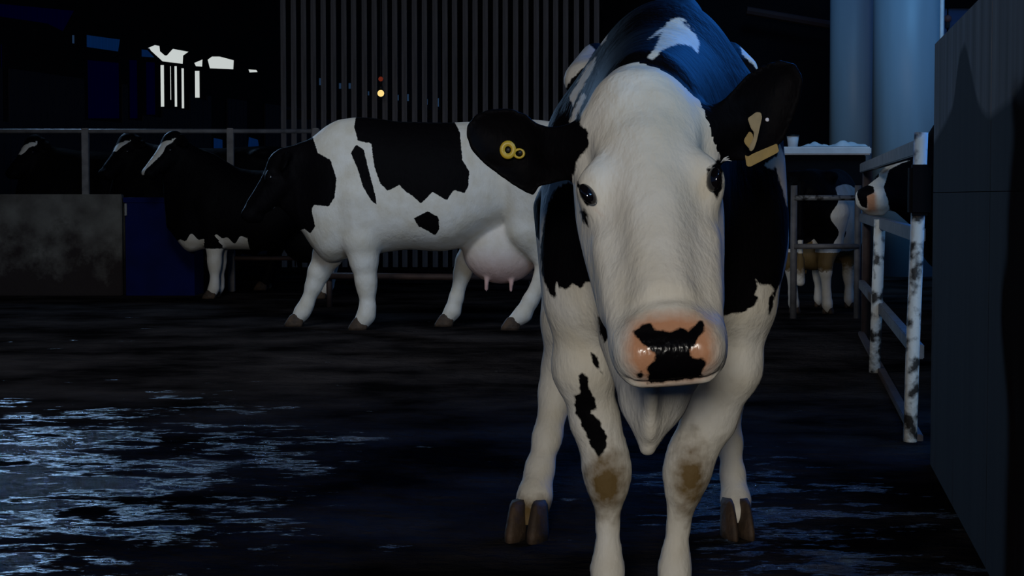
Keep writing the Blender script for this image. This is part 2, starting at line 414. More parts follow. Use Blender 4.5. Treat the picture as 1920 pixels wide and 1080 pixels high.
def poly_sd(px, py, poly):
    """signed distance, positive inside"""
    P = np.asarray(poly, float); n = len(P)
    d = np.full(np.shape(px), 1e18); inside = np.zeros(np.shape(px), bool)
    for i in range(n):
        a = P[i]; b = P[(i + 1) % n]; ex, ey = b - a
        wx, wy = px - a[0], py - a[1]
        h = np.clip((wx * ex + wy * ey) / (ex * ex + ey * ey + 1e-9), 0, 1)
        d = np.minimum(d, (wx - ex * h) ** 2 + (wy - ey * h) ** 2)
        c = (a[1] > py) != (b[1] > py)
        with np.errstate(divide='ignore', invalid='ignore'):
            xi = a[0] + (py - a[1]) * ex / (ey if ey != 0 else 1e-9)
        inside ^= c & (px < xi)
    d = np.sqrt(d)
    return np.where(inside, d, -d)
def smin(a, b, k):
    h = np.maximum(k - np.abs(a - b), 0) / k
    return np.minimum(a, b) - h * h * k * 0.25

def surface(prims, xs, ys, zs):
    xs, ys, zs = [np.asarray(q, np.float32) for q in (xs, ys, zs)]
    D = np.full((len(xs), len(ys), len(zs)), 0.5, np.float32)
    for p in prims:
        mg = p['k'] + 0.05
        i0, i1 = np.searchsorted(xs, p['lo'][0] - mg), np.searchsorted(xs, p['hi'][0] + mg)
        j0, j1 = np.searchsorted(ys, p['lo'][1] - mg), np.searchsorted(ys, p['hi'][1] + mg)
        k0, k1 = np.searchsorted(zs, p['lo'][2] - mg), np.searchsorted(zs, p['hi'][2] + mg)
        if i1 <= i0 or j1 <= j0 or k1 <= k0: continue
        d = p['f'](xs[i0:i1, None, None], ys[None, j0:j1, None], zs[None, None, k0:k1]).astype(np.float32)
        sub = D[i0:i1, j0:j1, k0:k1]
        if p['op'] == '+': D[i0:i1, j0:j1, k0:k1] = smin(sub, d, p['k'])
        else: D[i0:i1, j0:j1, k0:k1] = -smin(-sub, d, p['k'])
    S = D < 0
    cnt = np.zeros(tuple(n - 1 for n in D.shape), np.int8)
    for a in (0, 1):
        for b in (0, 1):
            for c in (0, 1):
                cnt += S[a:a + cnt.shape[0], b:b + cnt.shape[1], c:c + cnt.shape[2]]
    I, J, K = np.nonzero((cnt > 0) & (cnt < 8))
    idx = np.full(cnt.shape, -1, np.int32); idx[I, J, K] = np.arange(len(I))
    corner = {(a, b, c): D[I + a, J + b, K + c] for a in (0, 1) for b in (0, 1) for c in (0, 1)}
    acc = np.zeros((len(I), 3)); num = np.zeros(len(I))
    for ax in range(3):
        for p in (0, 1):
            for q in (0, 1):
                c0 = [p, q]; c0.insert(ax, 0); c1 = [p, q]; c1.insert(ax, 1)
                d0, d1 = corner[tuple(c0)], corner[tuple(c1)]
                m = (d0 < 0) != (d1 < 0)
                t = np.where(m, d0 / np.where(m, d0 - d1, 1), 0)
                v = np.zeros((len(I), 3)); v[:] = c0; v[:, ax] = t
                acc += v * m[:, None]; num += m
    acc /= num[:, None]
    V = np.empty((len(I), 3))
    for ax, (g, ii) in enumerate(((xs, I), (ys, J), (zs, K))):
        V[:, ax] = g[ii] + acc[:, ax] * (g[ii + 1] - g[ii])
    faces = []
    e = np.nonzero(S[:-1, 1:-1, 1:-1] != S[1:, 1:-1, 1:-1]); i, j, k = e[0], e[1] + 1, e[2] + 1
    q = np.stack([idx[i, j - 1, k - 1], idx[i, j, k - 1], idx[i, j, k], idx[i, j - 1, k]], 1); fl = ~S[i, j, k]; q[fl] = q[fl][:, ::-1]; faces.append(q)
    e = np.nonzero(S[1:-1, :-1, 1:-1] != S[1:-1, 1:, 1:-1]); i, j, k = e[0] + 1, e[1], e[2] + 1
    q = np.stack([idx[i - 1, j, k - 1], idx[i - 1, j, k], idx[i, j, k], idx[i, j, k - 1]], 1); fl = ~S[i, j, k]; q[fl] = q[fl][:, ::-1]; faces.append(q)
    e = np.nonzero(S[1:-1, 1:-1, :-1] != S[1:-1, 1:-1, 1:]); i, j, k = e[0] + 1, e[1] + 1, e[2]
    q = np.stack([idx[i - 1, j - 1, k], idx[i, j - 1, k], idx[i, j, k], idx[i - 1, j, k]], 1); fl = ~S[i, j, k]; q[fl] = q[fl][:, ::-1]; faces.append(q)
    Q = np.concatenate(faces)
    # a little smoothing
    ea = np.concatenate([Q[:, [0, 1]], Q[:, [1, 2]], Q[:, [2, 3]], Q[:, [3, 0]]])
    for lam in (0.5, 0.5):
        s = np.zeros_like(V); n = np.zeros(len(V))
        for ax in range(3): s[:, ax] = np.bincount(ea[:, 0], V[ea[:, 1], ax], len(V))
        n = np.bincount(ea[:, 0], minlength=len(V))
        V = V + lam * (s / np.maximum(n, 1)[:, None] - V)
    return V, Q
def group_dist(prims, V):
    out = {}
    for p in prims:
        if p['op'] != '+': continue
        d = p['f'](V[:, 0], V[:, 1], V[:, 2])
        out[p['g']] = np.minimum(out[p['g']], d) if p['g'] in out else d
    return out
def animal_mesh(name, V, Q, attrs, parent):
    me = bpy.data.meshes.new(name)
    me.vertices.add(len(V)); me.vertices.foreach_set('co', V.astype(np.float32).ravel())
    me.loops.add(Q.size); me.loops.foreach_set('vertex_index', Q.astype(np.int32).ravel())
    me.polygons.add(len(Q)); me.polygons.foreach_set('loop_start', np.arange(0, Q.size, 4, dtype=np.int32))
    me.polygons.foreach_set('loop_total', np.full(len(Q), 4, np.int32))
    me.update(calc_edges=True)
    me.polygons.foreach_set('use_smooth', np.ones(len(Q), bool))
    for a in ('black', 'pink', 'rose', 'mud', 'wet'):
        v = attrs.get(a)
        if v is None: v = np.full(len(V), -1.0 if a != 'rose' else 0.0)
        at_ = me.attributes.new(a, 'FLOAT', 'POINT'); at_.data.foreach_set('value', np.asarray(v, np.float32))
    me.materials.append(M_coat)
    o = bpy.data.objects.new(name, me); link(o, parent)
    return o

def hoof_bm(p, fwd, w=0.052, l=0.12, h=0.075, mud=None):
    """cloven hoof: two claws side by side, sole on the ground under p, toes along fwd"""
    bm = bmesh.new()
    fwd = Vector((fwd[0], fwd[1], 0)).normalized(); side = Vector((-fwd.y, fwd.x, 0))
    base = Vector(p)
    for s in (-1, 1):
        rings = []
        for (z, sc_, sh) in ((0.0, 1.0, 0.0), (h * 0.25, 1.02, -0.004), (h * 0.7, 0.86, -0.016), (h, 0.74, -0.026), (h * 1.12, 0.55, -0.03)):
            ring = []
            for k in range(12):
                a = 2 * math.pi * k / 12
                fx = math.cos(a) * l / 2 * sc_ + sh
                sy = math.sin(a) * w / 2 * sc_ * (1 - 0.28 * max(0, math.cos(a)))
                ring.append(bm.verts.new(base + fwd * fx + side * (sy + s * w * 0.54) + Vector((0, 0, z))))
            rings.append(ring)
        for a, b in zip(rings, rings[1:]):
            for k in range(12): bm.faces.new((a[k], a[(k + 1) % 12], b[(k + 1) % 12], b[k]))
        bm.faces.new(rings[0][::-1]); bm.faces.new(rings[-1])
    return bm
def eye_ob(c, r, R, parent):
    bm = bmesh.new(); bmesh.ops.create_uvsphere(bm, u_segments=20, v_segments=14, radius=1.0)
    M = Matrix([list(a) for a in np.asarray(R).T])
    for v in bm.verts: v.co = Vector(c) + M @ Vector((v.co.x * r[0], v.co.y * r[1], v.co.z * r[2]))
    return mesh_ob('eye', bm, M_eye, parent, True)

def head_prims(O, W, U, N, s=1.0, k=0.03):
    """O poll, W down the face, U to the side, N out of the face; metres at s=1"""
    O, W, U, N = [np.asarray(q, float) for q in (O, W, U, N)]
    P = lambda u, w, n: O + (U * u + W * w + N * n) * s
    R = np.stack([U, W, N])
    st = np.array([  # w, cu, cn, ru, rn
        (-0.020, -0.012, -0.075, 0.035, 0.030), (0.010, -0.010, -0.072, 0.068, 0.058), (0.055, -0.006, -0.075, 0.096, 0.072), (0.118, 0, -0.090, 0.112, 0.088),
        (0.18, 0, -0.100, 0.116, 0.100), (0.233, 0, -0.108, 0.119, 0.106), (0.296, 0, -0.108, 0.113, 0.102), (0.38, 0, -0.096, 0.101, 0.088),
        (0.464, 0, -0.078, 0.093, 0.072), (0.51, 0, -0.072, 0.090, 0.064), (0.55, 0, -0.070, 0.086, 0.056), (0.585, 0, -0.072, 0.060, 0.036)]) * s
    pr = [loft(O, U, N, W, st, e=2.35, tp=0.13, k=k, g='head')]
    pr.append(cap(P(0, 0.16, -0.055), P(0, 0.47, -0.040), 0.052 * s, 0.046 * s, 0.04 * s, g='head'))      # nasal bone
    for q in (-1, 1):
        pr.append(cap(P(q * 0.058, 0.17, -0.165), P(q * 0.050, 0.42, -0.125), 0.062 * s, 0.042 * s, 0.05 * s, g='head'))   # jaw
        pr.append(ell(P(q * 0.092, 0.225, -0.052), np.array((0.036, 0.050, 0.040)) * s, 0.03 * s, R, g='head'))            # orbit
        pr.append(cap(P(q * 0.076, 0.335, -0.070), P(q * 0.062, 0.51, -0.070), 0.024 * s, 0.022 * s, 0.03 * s, g='head'))  # cheek line
    pr.append(rbox(P(0.003, 0.540, -0.056), np.array((0.089, 0.056, 0.056)) * s, 0.044 * s, 0.022 * s, R, g='head'))      # muzzle pad
    pr.append(cap(P(-0.03, 0.530, -0.125), P(0.03, 0.530, -0.125), 0.034 * s, 0.034 * s, 0.03 * s, g='head'))   # chin
    for q in (-1, 1):      # hollows beside the nasal bone
        pr.append(dict(ell(P(q * 0.098, 0.335, 0.000), np.array((0.026, 0.075, 0.026)) * s, 0.05 * s, R, g='head'), op='-'))
        pr.append(dict(ell(P(q * 0.092, 0.462, 0.000), np.array((0.028, 0.050, 0.024)) * s, 0.04 * s, R, g='head'), op='-'))
        pr.append(dict(ell(P(q * 0.120, 0.165, -0.060), np.array((0.020, 0.035, 0.030)) * s, 0.03 * s, R, g='head'), op='-'))
    return pr, P, R

# ================================================================== SETTING
WD = np.array([0.147, 1.0])          # barn axis on the ground
def wall_x(Y): return 1.53 + 0.147 * (Y - 7.0)

def structure(o): o['kind'] = 'structure'; return o
# floor
bm = bmesh.new(); bmesh.ops.create_grid(bm, x_segments=8, y_segments=8, size=0.5)
for v in bm.verts: v.co = Vector((v.co.x * 44 + 2, v.co.y * 66 + 22, 0))
structure(mesh_ob('floor', bm, M_floor))
# roof: covers the shed left of the gate line
bm = bmesh.new()
def prism(bm, pts, z0, z1):
    a = [bm.verts.new((p[0], p[1], z0)) for p in pts]; b = [bm.verts.new((p[0], p[1], z1)) for p in pts]
    n = len(pts)
    bm.faces.new(a[::-1]); bm.faces.new(b)
    for i in range(n): bm.faces.new((a[i], a[(i + 1) % n], b[(i + 1) % n], b[i]))
prism(bm, [(-9.5, -5), (1.4, -5), (4.0, 13), (2.6, 15), (2.6, 30), (0.5, 42), (-9.5, 42)], 5.0, 5.12)
structure(mesh_ob('ceiling', bm, M_roof))

# left boarded wall with the eaves opening, running away to the right
A0 = np.array([-5.76 - 0.2247 * 4.0, 17.0]); DL = np.array([0.2247, 1.0]); LLEN = 24.0
DLn = DL / np.linalg.norm(DL)
def left_at(px):             # distance along the wall for an image column
    a = (px - 960.0) / F
    t = (a * A0[1] - A0[0]) / (DL[0] - a * DL[1])
    return t * np.linalg.norm(DL)
def left_z(px, py):
    t = left_at(px); Y = A0[1] + DLn[1] * t
    return at(px, py, Y)[2]
wl = structure(empty('wall_left', (A0[0], A0[1], 0), -math.atan2(DL[0], DL[1]) + math.pi / 2))
ZS0, ZS1 = 2.56, 2.92        # opening under the eaves
def panel_poly(name, loops, m, parent, y=0.0, th=0.03):
    """sheet standing in the wall plane: outline plus holes as (along, z) loops"""
    from mathutils.geometry import tessellate_polygon
    vl = [[Vector((p[0], p[1], 0)) for p in lp] for lp in loops]
    tris = tessellate_polygon(vl)
    flat = [p for lp in loops for p in lp]
    bm = bmesh.new()
    f_ = [bm.verts.new((p[0], y - th / 2, p[1])) for p in flat]; b_ = [bm.verts.new((p[0], y + th / 2, p[1])) for p in flat]
    for t in tris:
        try:
            bm.faces.new([f_[i] for i in t]); bm.faces.new([b_[i] for i in t][::-1])
        except ValueError: pass
    o = 0
    for lp in loops:
        n = len(lp)
        for i in range(n): bm.faces.new((f_[o + i], f_[o + (i + 1) % n], b_[o + (i + 1) % n], b_[o + i]))
        o += n
    bmesh.ops.recalc_face_normals(bm, faces=bm.faces[:])
    return mesh_ob(name, bm, m, parent)
lz = lambda pts: [(left_at(x), left_z(x, y)) for x, y in pts]
hole_a = [(283, 90), (297, 84), (308, 86), (309, 96), (318, 104), (327, 94), (330, 91), (362, 97), (352, 104), (351, 120), (310, 115)]
hole_b = [(369, 118), (388, 110), (387, 125), (372, 124)]
hole_c = [(394, 112), (402, 106), (420, 106), (446, 113), (445, 130), (398, 128)]
hole_d = [(470, 130), (488, 131), (490, 135), (472, 136)]
hole_e = [(142, 66), (150, 66), (150, 82), (142, 81)]
holes_px = [[(169, 65), (235, 74), (231, 97), (169, 88)], [(271, 92), (286, 94), (299, 108), (271, 106)]]
spots = [(553, 150, 4), (572, 149, 4), (606, 153, 5), (642, 161, 4), (660, 161, 4), (695, 175, 3), (728, 178, 3), (749, 183, 4), (767, 183, 5), (803, 191, 4), (822, 192, 6)]
# upper sheet with its broken places
def slit(px, py, w, h): return [(px - w, py - h), (px + w, py - h), (px + w, py + h), (px - w, py + h)]
slits = [slit(11, 48, 1.5, 12), slit(27, 52, 1.5, 12), slit(57, 55, 1.0, 10), slit(71, 58, 2, 13), slit(86, 58, 1.2, 8), slit(130, 74, 1.5, 6)]
strips_px = [slit(x, y, r * 0.9, r * 1.3) for x, y, r in spots]
all_holes = [hole_a, hole_b, hole_c, hole_d, hole_e] + slits + holes_px + strips_px
TS = left_at(-14)
bright = [(306, 316, 122, 200), (324, 329, 124, 187), (332, 340, 124, 200), (345, 353, 128, 203), (370, 382, 133, 183)]
bright_h = [[(a, z0), (b, z0), (b, z1), (a, z1)] for a, b, z0, z1 in bright]
dim_h = [[(170, 112), (232, 118), (232, 222), (170, 222)], [(9, 82), (15, 83), (15, 225), (9, 225)], [(248, 112), (266, 113), (266, 222), (248, 222)], [(279, 116), (299, 117), (299, 215), (279, 215)],
         [(404, 258), (424, 262), (424, 300), (404, 296)], [(470, 256), (490, 262), (494, 292), (466, 296)], [(2, 6), (150, 20), (128, 60), (96, 44), (2, 30)]]
open_gable = [(TS + 0.1, 3.42), (left_at(215), 3.42), (left_at(215), 4.5), (TS + 0.1, 4.5)]
T0 = -11.0
outline = [(T0, 0.0), (LLEN, 0.0), (LLEN, 5.0), (T0, 5.0)]
panel_poly('outer_sheet', [outline] + [lz(h)[::-1] for h in all_holes + bright_h + dim_h] + [open_gable[::-1]], M_dark, wl, 0.03)
def grow(q):
    cx = sum(p[0] for p in q) / len(q); cz = sum(p[1] for p in q) / len(q)
    return [(p[0] + math.copysign(0.07, p[0] - cx), p[1] + math.copysign(0.03, p[1] - cz)) for p in q]
for h in holes_px + slits + [hole_e] + strips_px:
    panel_poly('translucent_sheet', [grow(lz(h))], M_sheet if h in holes_px else M_sheet_pale, wl, 0.05, 0.006)
for h in dim_h[:4] + dim_h[6:]:
    panel_poly('deep_blue_panel', [grow(lz(h))], M_sheet_dim, wl, 0.05, 0.006)  # sheets of a much deeper blue than the others
for h in dim_h[4:6]:  # added translucent panes, only to give the blue glow over the feeding cow's back
    panel_poly('translucent_sheet', [grow(lz(h))], M_sheet, wl, 0.05, 0.006)
# vertical boards inside, left out where the sheet shows
spans = [(lambda q: (min(p[0] for p in q), max(p[0] for p in q), min(p[1] for p in q), max(p[1] for p in q)))(lz(h)) for h in bright_h + dim_h[:6]]
pitch = 0.16; t = T0; me_cache = {}
def board(name, x0, x1, z0, z1, y0, y1, m, parent):
    key = (round(x1 - x0, 4), round(z1 - z0, 4), round(y1 - y0, 4), m.name)
    if key not in me_cache:
        bm = box_bm(0, x1 - x0, 0, y1 - y0, 0, z1 - z0, 0.004)
        me = bpy.data.meshes.new(name); bm.to_mesh(me); bm.free(); me.materials.append(m); me_cache[key] = me
    o = bpy.data.objects.new(name, me_cache[key]); o.location = (x0, y0, z0); return link(o, parent)
while t < LLEN:
    t1 = t + pitch - 0.006
    ov = [g for g in spans if g[0] < t1 and g[1] > t]
    zt = 2.36
    if ov: zt = max(0.3, min(g[2] for g in ov) - 0.02)
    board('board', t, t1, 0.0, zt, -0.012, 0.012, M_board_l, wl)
    t += pitch

# boarded back wall, boards side by side with gaps between them
YB = 24.0
xl, xr = at(527, 200, YB)[0], at(1132, 200, YB)[0]
wb = structure(empty('wall_back', (xl, YB, 0)))
n_b = 32; pit = (xr - xl) / n_b
for i in range(n_b):
    jig = random.uniform(-0.006, 0.006)
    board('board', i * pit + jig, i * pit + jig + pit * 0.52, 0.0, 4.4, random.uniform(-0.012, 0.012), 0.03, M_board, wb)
for z in (0.5, 1.9, 3.3):
    board('cross_rail', 0, xr - xl, z, z + 0.12, 0.05, 0.12, M_dark, wb)

# near-black backing wall, its colour standing in for the opening's darkness, with its rusty beam
xr2 = at(1566, 100, 27.0)[0]
bm = bmesh.new(); prism(bm, [(xr - 2.2, 27.0), (xr2, 27.0), (xr2, 27.1), (xr - 2.2, 27.1)], 0, 5.0)
structure(mesh_ob('wall_far', bm, M_dark))
p0, p1 = at(1400, 20, 26.5), at(1562, 48, 26.5)
bm = tube_bm([p0, p1], 0.06, 8); structure(mesh_ob('trim_1', bm, mat('rust_beam', (0.03, 0.012, 0.012, 1), 0.8)))

# right hand wall of cast panels
wr = structure(empty('wall_right', (wall_x(0.6), 0.6, 0), -math.atan2(0.147, 1.0) + math.pi / 2))
def stain_attr(o):
    me = o.data
    bm = bmesh.new(); bm.from_mesh(me)
    bmesh.ops.subdivide_edges(bm, edges=[e for e in bm.edges if e.calc_length() > 0.2], cuts=24, use_grid_fill=True)
    bm.to_mesh(me); bm.free()
    co = np.empty(len(me.vertices) * 3, np.float32); me.vertices.foreach_get('co', co); co = co.reshape(-1, 3)
    th = -math.atan2(0.147, 1.0) + math.pi / 2
    X = wall_x(0.6) + co[:, 0] * math.cos(th); Y = 0.6 + co[:, 0] * math.sin(th)
    t = co[:, 0]; z = co[:, 2]
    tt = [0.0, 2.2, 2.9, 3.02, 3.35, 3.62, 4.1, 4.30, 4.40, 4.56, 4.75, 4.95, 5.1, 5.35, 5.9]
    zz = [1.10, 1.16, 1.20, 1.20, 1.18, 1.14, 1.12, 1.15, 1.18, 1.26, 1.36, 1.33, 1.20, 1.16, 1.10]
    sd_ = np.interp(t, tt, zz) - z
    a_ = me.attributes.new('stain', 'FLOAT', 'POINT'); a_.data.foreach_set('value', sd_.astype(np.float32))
ends = [0.0, 1.45, 2.95, 4.05, 5.86]
for a, b in zip(ends, ends[1:]):
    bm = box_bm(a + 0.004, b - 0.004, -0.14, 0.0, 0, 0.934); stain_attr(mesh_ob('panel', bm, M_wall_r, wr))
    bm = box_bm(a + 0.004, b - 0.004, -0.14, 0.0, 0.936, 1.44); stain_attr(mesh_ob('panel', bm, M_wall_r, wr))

# ================================================================== MAIN COW
def px_cap(p, q, k=0.03, s=(1, 1, 1), g='body'):
    """p, q = (px, py, depth, radius in px)"""
    return cap(at(*p[:3]), at(*q[:3]), p[3] * p[2] / F, q[3] * q[2] / F, k, s, g)
def chain(pts, k=0.03, s=(1, 1, 1), g='body'):
    return [px_cap(a, b, k, s, g) for a, b in zip(pts, pts[1:])]

def main_cow():
    root = empty('cow', (0.33, 4.4, 0))
    tag(root, 'large black and white cow facing forward with white face and yellow ear tags', 'cow')
    off = np.array([0.33, 4.4, 0.0])
    pr = []
    # ---- trunk
    Wt = np.array([0.083, 0.9966, 0]); Ut = np.array([0.9966, -0.083, 0]); Vt = np.array([0, 0, 1.0])
    st = [(-0.26, -0.02, 0.86, 0.10, 0.15), (-0.16, -0.02, 0.88, 0.18, 0.25), (0.0, 0, 0.91, 0.235, 0.345), (0.30, 0.0, 0.915, 0.275, 0.385),
          (0.65, 0, 0.93, 0.300, 0.415), (1.0, 0, 0.98, 0.295, 0.430), (1.25, 0, 1.04, 0.250, 0.415), (1.50, 0, 1.12, 0.18, 0.28), (1.62, 0, 1.14, 0.10, 0.16)]
    pr.append(loft((0.325, 4.0, 0), Ut, Vt, Wt, st, e=2.0, tp=0.22, k=0.05))
    # spine ridge and withers
    pr += [cap(at(1258, 92, 4.0), at(1268, 52, 4.8), 0.04, 0.045, 0.09), cap(at(1268, 52, 4.8), at(1275, 22, 5.35), 0.045, 0.04, 0.08)]
    # hooks
    pr += [cap(at(1092, 150, 5.15), at(1116, 108, 5.35), 0.052, 0.042, 0.06), cap(at(1392, 134, 5.2), at(1368, 104, 5.35), 0.045, 0.04, 0.06)]
    # shoulders
    for (x0, x1) in ((1105, 1098), (1380, 1382)):
        pr.append(cap(at(x0, 260, 4.05), at(x1, 560, 3.90), 0.085, 0.078, 0.10))
    # neck
    pr.append(cap(at(1245, 250, 4.05), at(1215, 250, 3.42), 0.22, 0.135, 0.10, (0.8, 1, 1.15)))
    pr.append(cap(at(1240, 430, 3.95), at(1228, 370, 3.40), 0.17, 0.11, 0.10, (0.75, 1, 1.1)))
    # ---- front legs
    pr += chain([(1092, 575, 3.92, 58), (1094, 690, 3.93, 54), (1116, 790, 3.96, 42), (1134, 850, 3.97, 38), (1139, 890, 3.97, 39), (1140, 920, 3.97, 34)], 0.035, g='foreleg')
    pr += chain([(1140, 920, 3.97, 33), (1140, 950, 3.98, 24), (1140, 985, 3.99, 22), (1140, 1035, 3.99, 25), (1139, 1065, 3.985, 31), (1139, 1105, 3.97, 33)], 0.014, g='foreleg')
    pr += chain([(1390, 590, 3.92, 52), (1372, 690, 3.93, 52), (1330, 785, 3.96, 46), (1297, 850, 3.97, 40), (1287, 890, 3.97, 38), (1281, 925, 3.97, 32)], 0.035, g='foreleg')
    pr += chain([(1281, 925, 3.97, 31), (1276, 955, 3.98, 24), (1272, 985, 3.99, 22), (1267, 1035, 3.99, 25), (1265, 1065, 3.985, 31), (1264, 1105, 3.97, 33)], 0.014, g='foreleg')
    # ---- hind legs
    pr += chain([(1130, 420, 5.25, 135), (1082, 600, 5.15, 66), (1056, 690, 5.22, 38), (1044, 735, 5.22, 32), (1026, 820, 5.16, 25), (1012, 880, 5.12, 25),
                 (1003, 930, 5.08, 30), (992, 975, 5.04, 34)], 0.03, g='hindleg')
    pr += chain([(1340, 420, 5.25, 130), (1350, 600, 5.15, 65), (1360, 700, 5.24, 34), (1363, 750, 5.24, 29), (1368, 830, 5.18, 22), (1374, 890, 5.14, 21),
                 (1379, 935, 5.10, 25), (1382, 962, 5.06, 27)], 0.03, g='hindleg')
    # brisket and dewlap
    pr.append(cap(at(1236, 640, 3.76), at(1224, 745, 3.70), 0.125, 0.068, 0.035, (1, 0.8, 1)))
    pr.append(cap(at(1228, 735, 3.68), at(1214, 840, 3.66), 0.066, 0.014, 0.03))
    pr.append(cap(at(1232, 480, 3.45), at(1218, 800, 3.62), 0.045, 0.022, 0.05, (0.6, 1, 1)))
    # udder
    pr.append(ell((0.40, 5.12, 0.62), (0.19, 0.22, 0.19), 0.06, g='udder'))
    for dx in (-0.08, 0.08):
        for dy in (-0.09, 0.09):
            pr.append(cap((0.40 + dx, 5.12 + dy, 0.47), (0.40 + dx, 5.12 + dy, 0.40), 0.016, 0.013, 0.02, g='udder'))
    # tail
    tl = [(0.46, 5.62, 1.30), (0.47, 5.72, 1.18), (0.47, 5.75, 0.9), (0.47, 5.74, 0.6)]
    for a, b in zip(tl, tl[1:]): pr.append(cap(a, b, 0.03, 0.024, 0.04, g='body'))
    pr.append(cap(tl[-1], (0.47, 5.74, 0.38), 0.04, 0.05, 0.03))
    # ---- head
    O = at(1198, 112, 3.28); Mz = at(1259, 655, 2.97)
    W = Mz - O; Ln = np.linalg.norm(W); W /= Ln
    U = np.array([math.cos(math.radians(5)), 0, math.sin(math.radians(5))]); U -= W * (U @ W); U /= np.linalg.norm(U)
    N = np.cross(W, U)
    hp, P, R = head_prims(O, W, U, N, 1.0)
    pr += hp
    # nostrils
    for (px, py, ang) in ((1203, 632, 35), (1310, 622, -40)):
        c = at(px, py, 2.905); a = math.radians(ang)
        Rn = np.stack([U * math.cos(a) + W * math.sin(a), -U * math.sin(a) + W * math.cos(a), N])
        pr.append(ell(c, (0.019, 0.009, 0.035), 0.012, Rn, g='head', op='-'))
    pr.append(dict(cap(P(-0.070, 0.486, -0.004), P(0.0, 0.478, 0.006), 0.004, 0.004, 0.020, g='head'), op='-'))
    pr.append(dict(cap(P(0.0, 0.478, 0.006), P(0.075, 0.484, -0.008), 0.004, 0.004, 0.020, g='head'), op='-'))
    # mouth line
    pr.append(cap(P(-0.09, 0.590, -0.075), P(0.09, 0.590, -0.075), 0.007, 0.007, 0.012, g='head', op='-'))
    # ears as cupped shells
    def ear(poly, Yc, bowl, tilt, pb):
        poly = np.asarray(poly, float)
        def f(x, y, z):
            px, py = proj(x, y, z)
            sc_ = Yc / F
            d2 = -poly_sd(px, py, poly) * sc_
            di = np.maximum(-d2, 0)
            yc = Yc + tilt * (px - pb) * sc_ + bowl * (1 - np.exp(-di / 0.028))
            dn = np.abs(y - yc) - 0.007
            a, b = d2 + 0.004, dn
            return np.minimum(np.maximum(a, b), 0) + np.sqrt(np.maximum(a, 0) ** 2 + np.maximum(b, 0) ** 2) - 0.004
        ps = np.array([at(q[0], q[1], Yc) for q in poly])
        return dict(f=f, lo=ps.min(0) - (0.02, 0.1, 0.02), hi=ps.max(0) + (0.02, 0.12, 0.02), k=0.02, g='ear', op='+')
    earL = [(1092, 262), (1060, 246), (1030, 243), (1008, 232), (985, 213), (955, 202), (920, 204), (892, 214), (876, 232), (874, 255), (884, 282), (905, 305), (935, 328), (962, 347),
            (985, 361), (1003, 368), (1008, 350), (1030, 345), (1058, 335), (1085, 318)]
    earR = [(1318, 250), (1345, 212), (1372, 172), (1400, 140), (1430, 122), (1462, 112), (1492, 120), (1506, 145), (1502, 180), (1488, 222), (1470, 262), (1445, 288), (1405, 302), (1370, 300), (1335, 288)]
    pr.append(ear(earL, 3.33, 0.035, -0.25, 1080)); pr.append(ear(earR, 3.33, 0.035, 0.25, 1330))
    pr.append(cap(at(1115, 270, 3.33), at(1045, 285, 3.35), 0.045, 0.030, 0.04, g='ear'))
    pr.append(cap(at(1320, 250, 3.33), at(1375, 235, 3.35), 0.045, 0.030, 0.04, g='ear'))
    # eyelids
    eyes = []
    for (px, py, ang, q) in ((1098, 364, 34, -1), (1343, 336, -8, 1)):
        c = P(q * 0.1085, 0.232 + (0.012 if q < 0 else 0.0), -0.055)
        ex, ey = px, py
        c = at(px, py, 3.155)
        eyes.append((c, ang, q))
        a = math.radians(ang)
        v = np.array([-math.sin(a) * -1, 0, -math.cos(a)]); hrz = np.array([math.cos(a), 0, math.sin(a)])
    xs = np.arange(-0.13, 0.86, 0.0062)
    ys = np.concatenate([np.arange(2.82, 3.80, 0.0065), np.arange(3.80, 5.92, 0.0125)])
    zs = np.concatenate([np.arange(0.03, 0.42, 0.009), np.arange(0.42, 1.24, 0.0065), np.arange(1.24, 1.60, 0.009)])
    V, Q = surface(pr, xs, ys, zs)
    gd = group_dist(pr, V)
    px, py = proj(V[:, 0], V[:, 1], V[:, 2])
    m = V[:, 1] / F                                    # pixel -> metres at each vertex
    names = list(gd); G = np.stack([gd[n] for n in names]); who = np.array(names)[G.argmin(0)]
    head = (who == 'head'); earm = (who == 'ear')
    sd = lambda poly: poly_sd(px, py, poly) * m
    big = 1.0
    # --- trunk markings
    body_b = np.minimum((338 - py) * m, big)                               # dark above the shoulder line
    for poly in (
        [(1060, 342), (1077, 345), (1130, 350), (1150, 480), (1140, 560), (1123, 541), (1112, 530), (1100, 527), (1088, 541), (1072, 532), (1067, 541), (1048, 541), (1043, 529), (1041, 562), (1027, 547),
         (1015, 510), (1012, 477), (1017, 430), (1027, 387), (1040, 357)],
        [(1300, 300), (1500, 300), (1500, 470), (1478, 480), (1470, 520), (1456, 545), (1450, 570), (1443, 596), (1440, 560), (1452, 546), (1445, 534), (1425, 533), (1416, 520), (1421, 538), (1414, 551), (1422, 561),
         (1410, 576), (1384, 589), (1373, 587), (1362, 592), (1345, 598), (1310, 590)],
        [(1120, 594), (1130, 590), (1143, 610), (1141, 632), (1133, 643), (1126, 625)], [(1106, 658), (1118, 668), (1124, 685), (1132, 708), (1120, 692), (1112, 680)],
        [(1085, 705), (1095, 697), (1103, 710), (1104, 728), (1115, 745), (1120, 765), (1108, 772), (1125, 790), (1137, 815), (1138, 840), (1124, 858), (1110, 840), (1095, 805), (1080, 775), (1076, 740), (1087, 738)]):
        body_b = np.maximum(body_b, sd(poly))
    yb, zb2 = V[:, 1], V[:, 2]
    flank = zb2 - (0.80 + 0.07 * np.sin(yb * 9.0 + 0.6) + 0.035 * np.sin(yb * 23.0 + 1.0) + 0.02 * np.sin(yb * 41.0))
    flank = np.minimum(flank, 5.42 + 0.05 * np.sin(zb2 * 14) - yb)          # pale rump
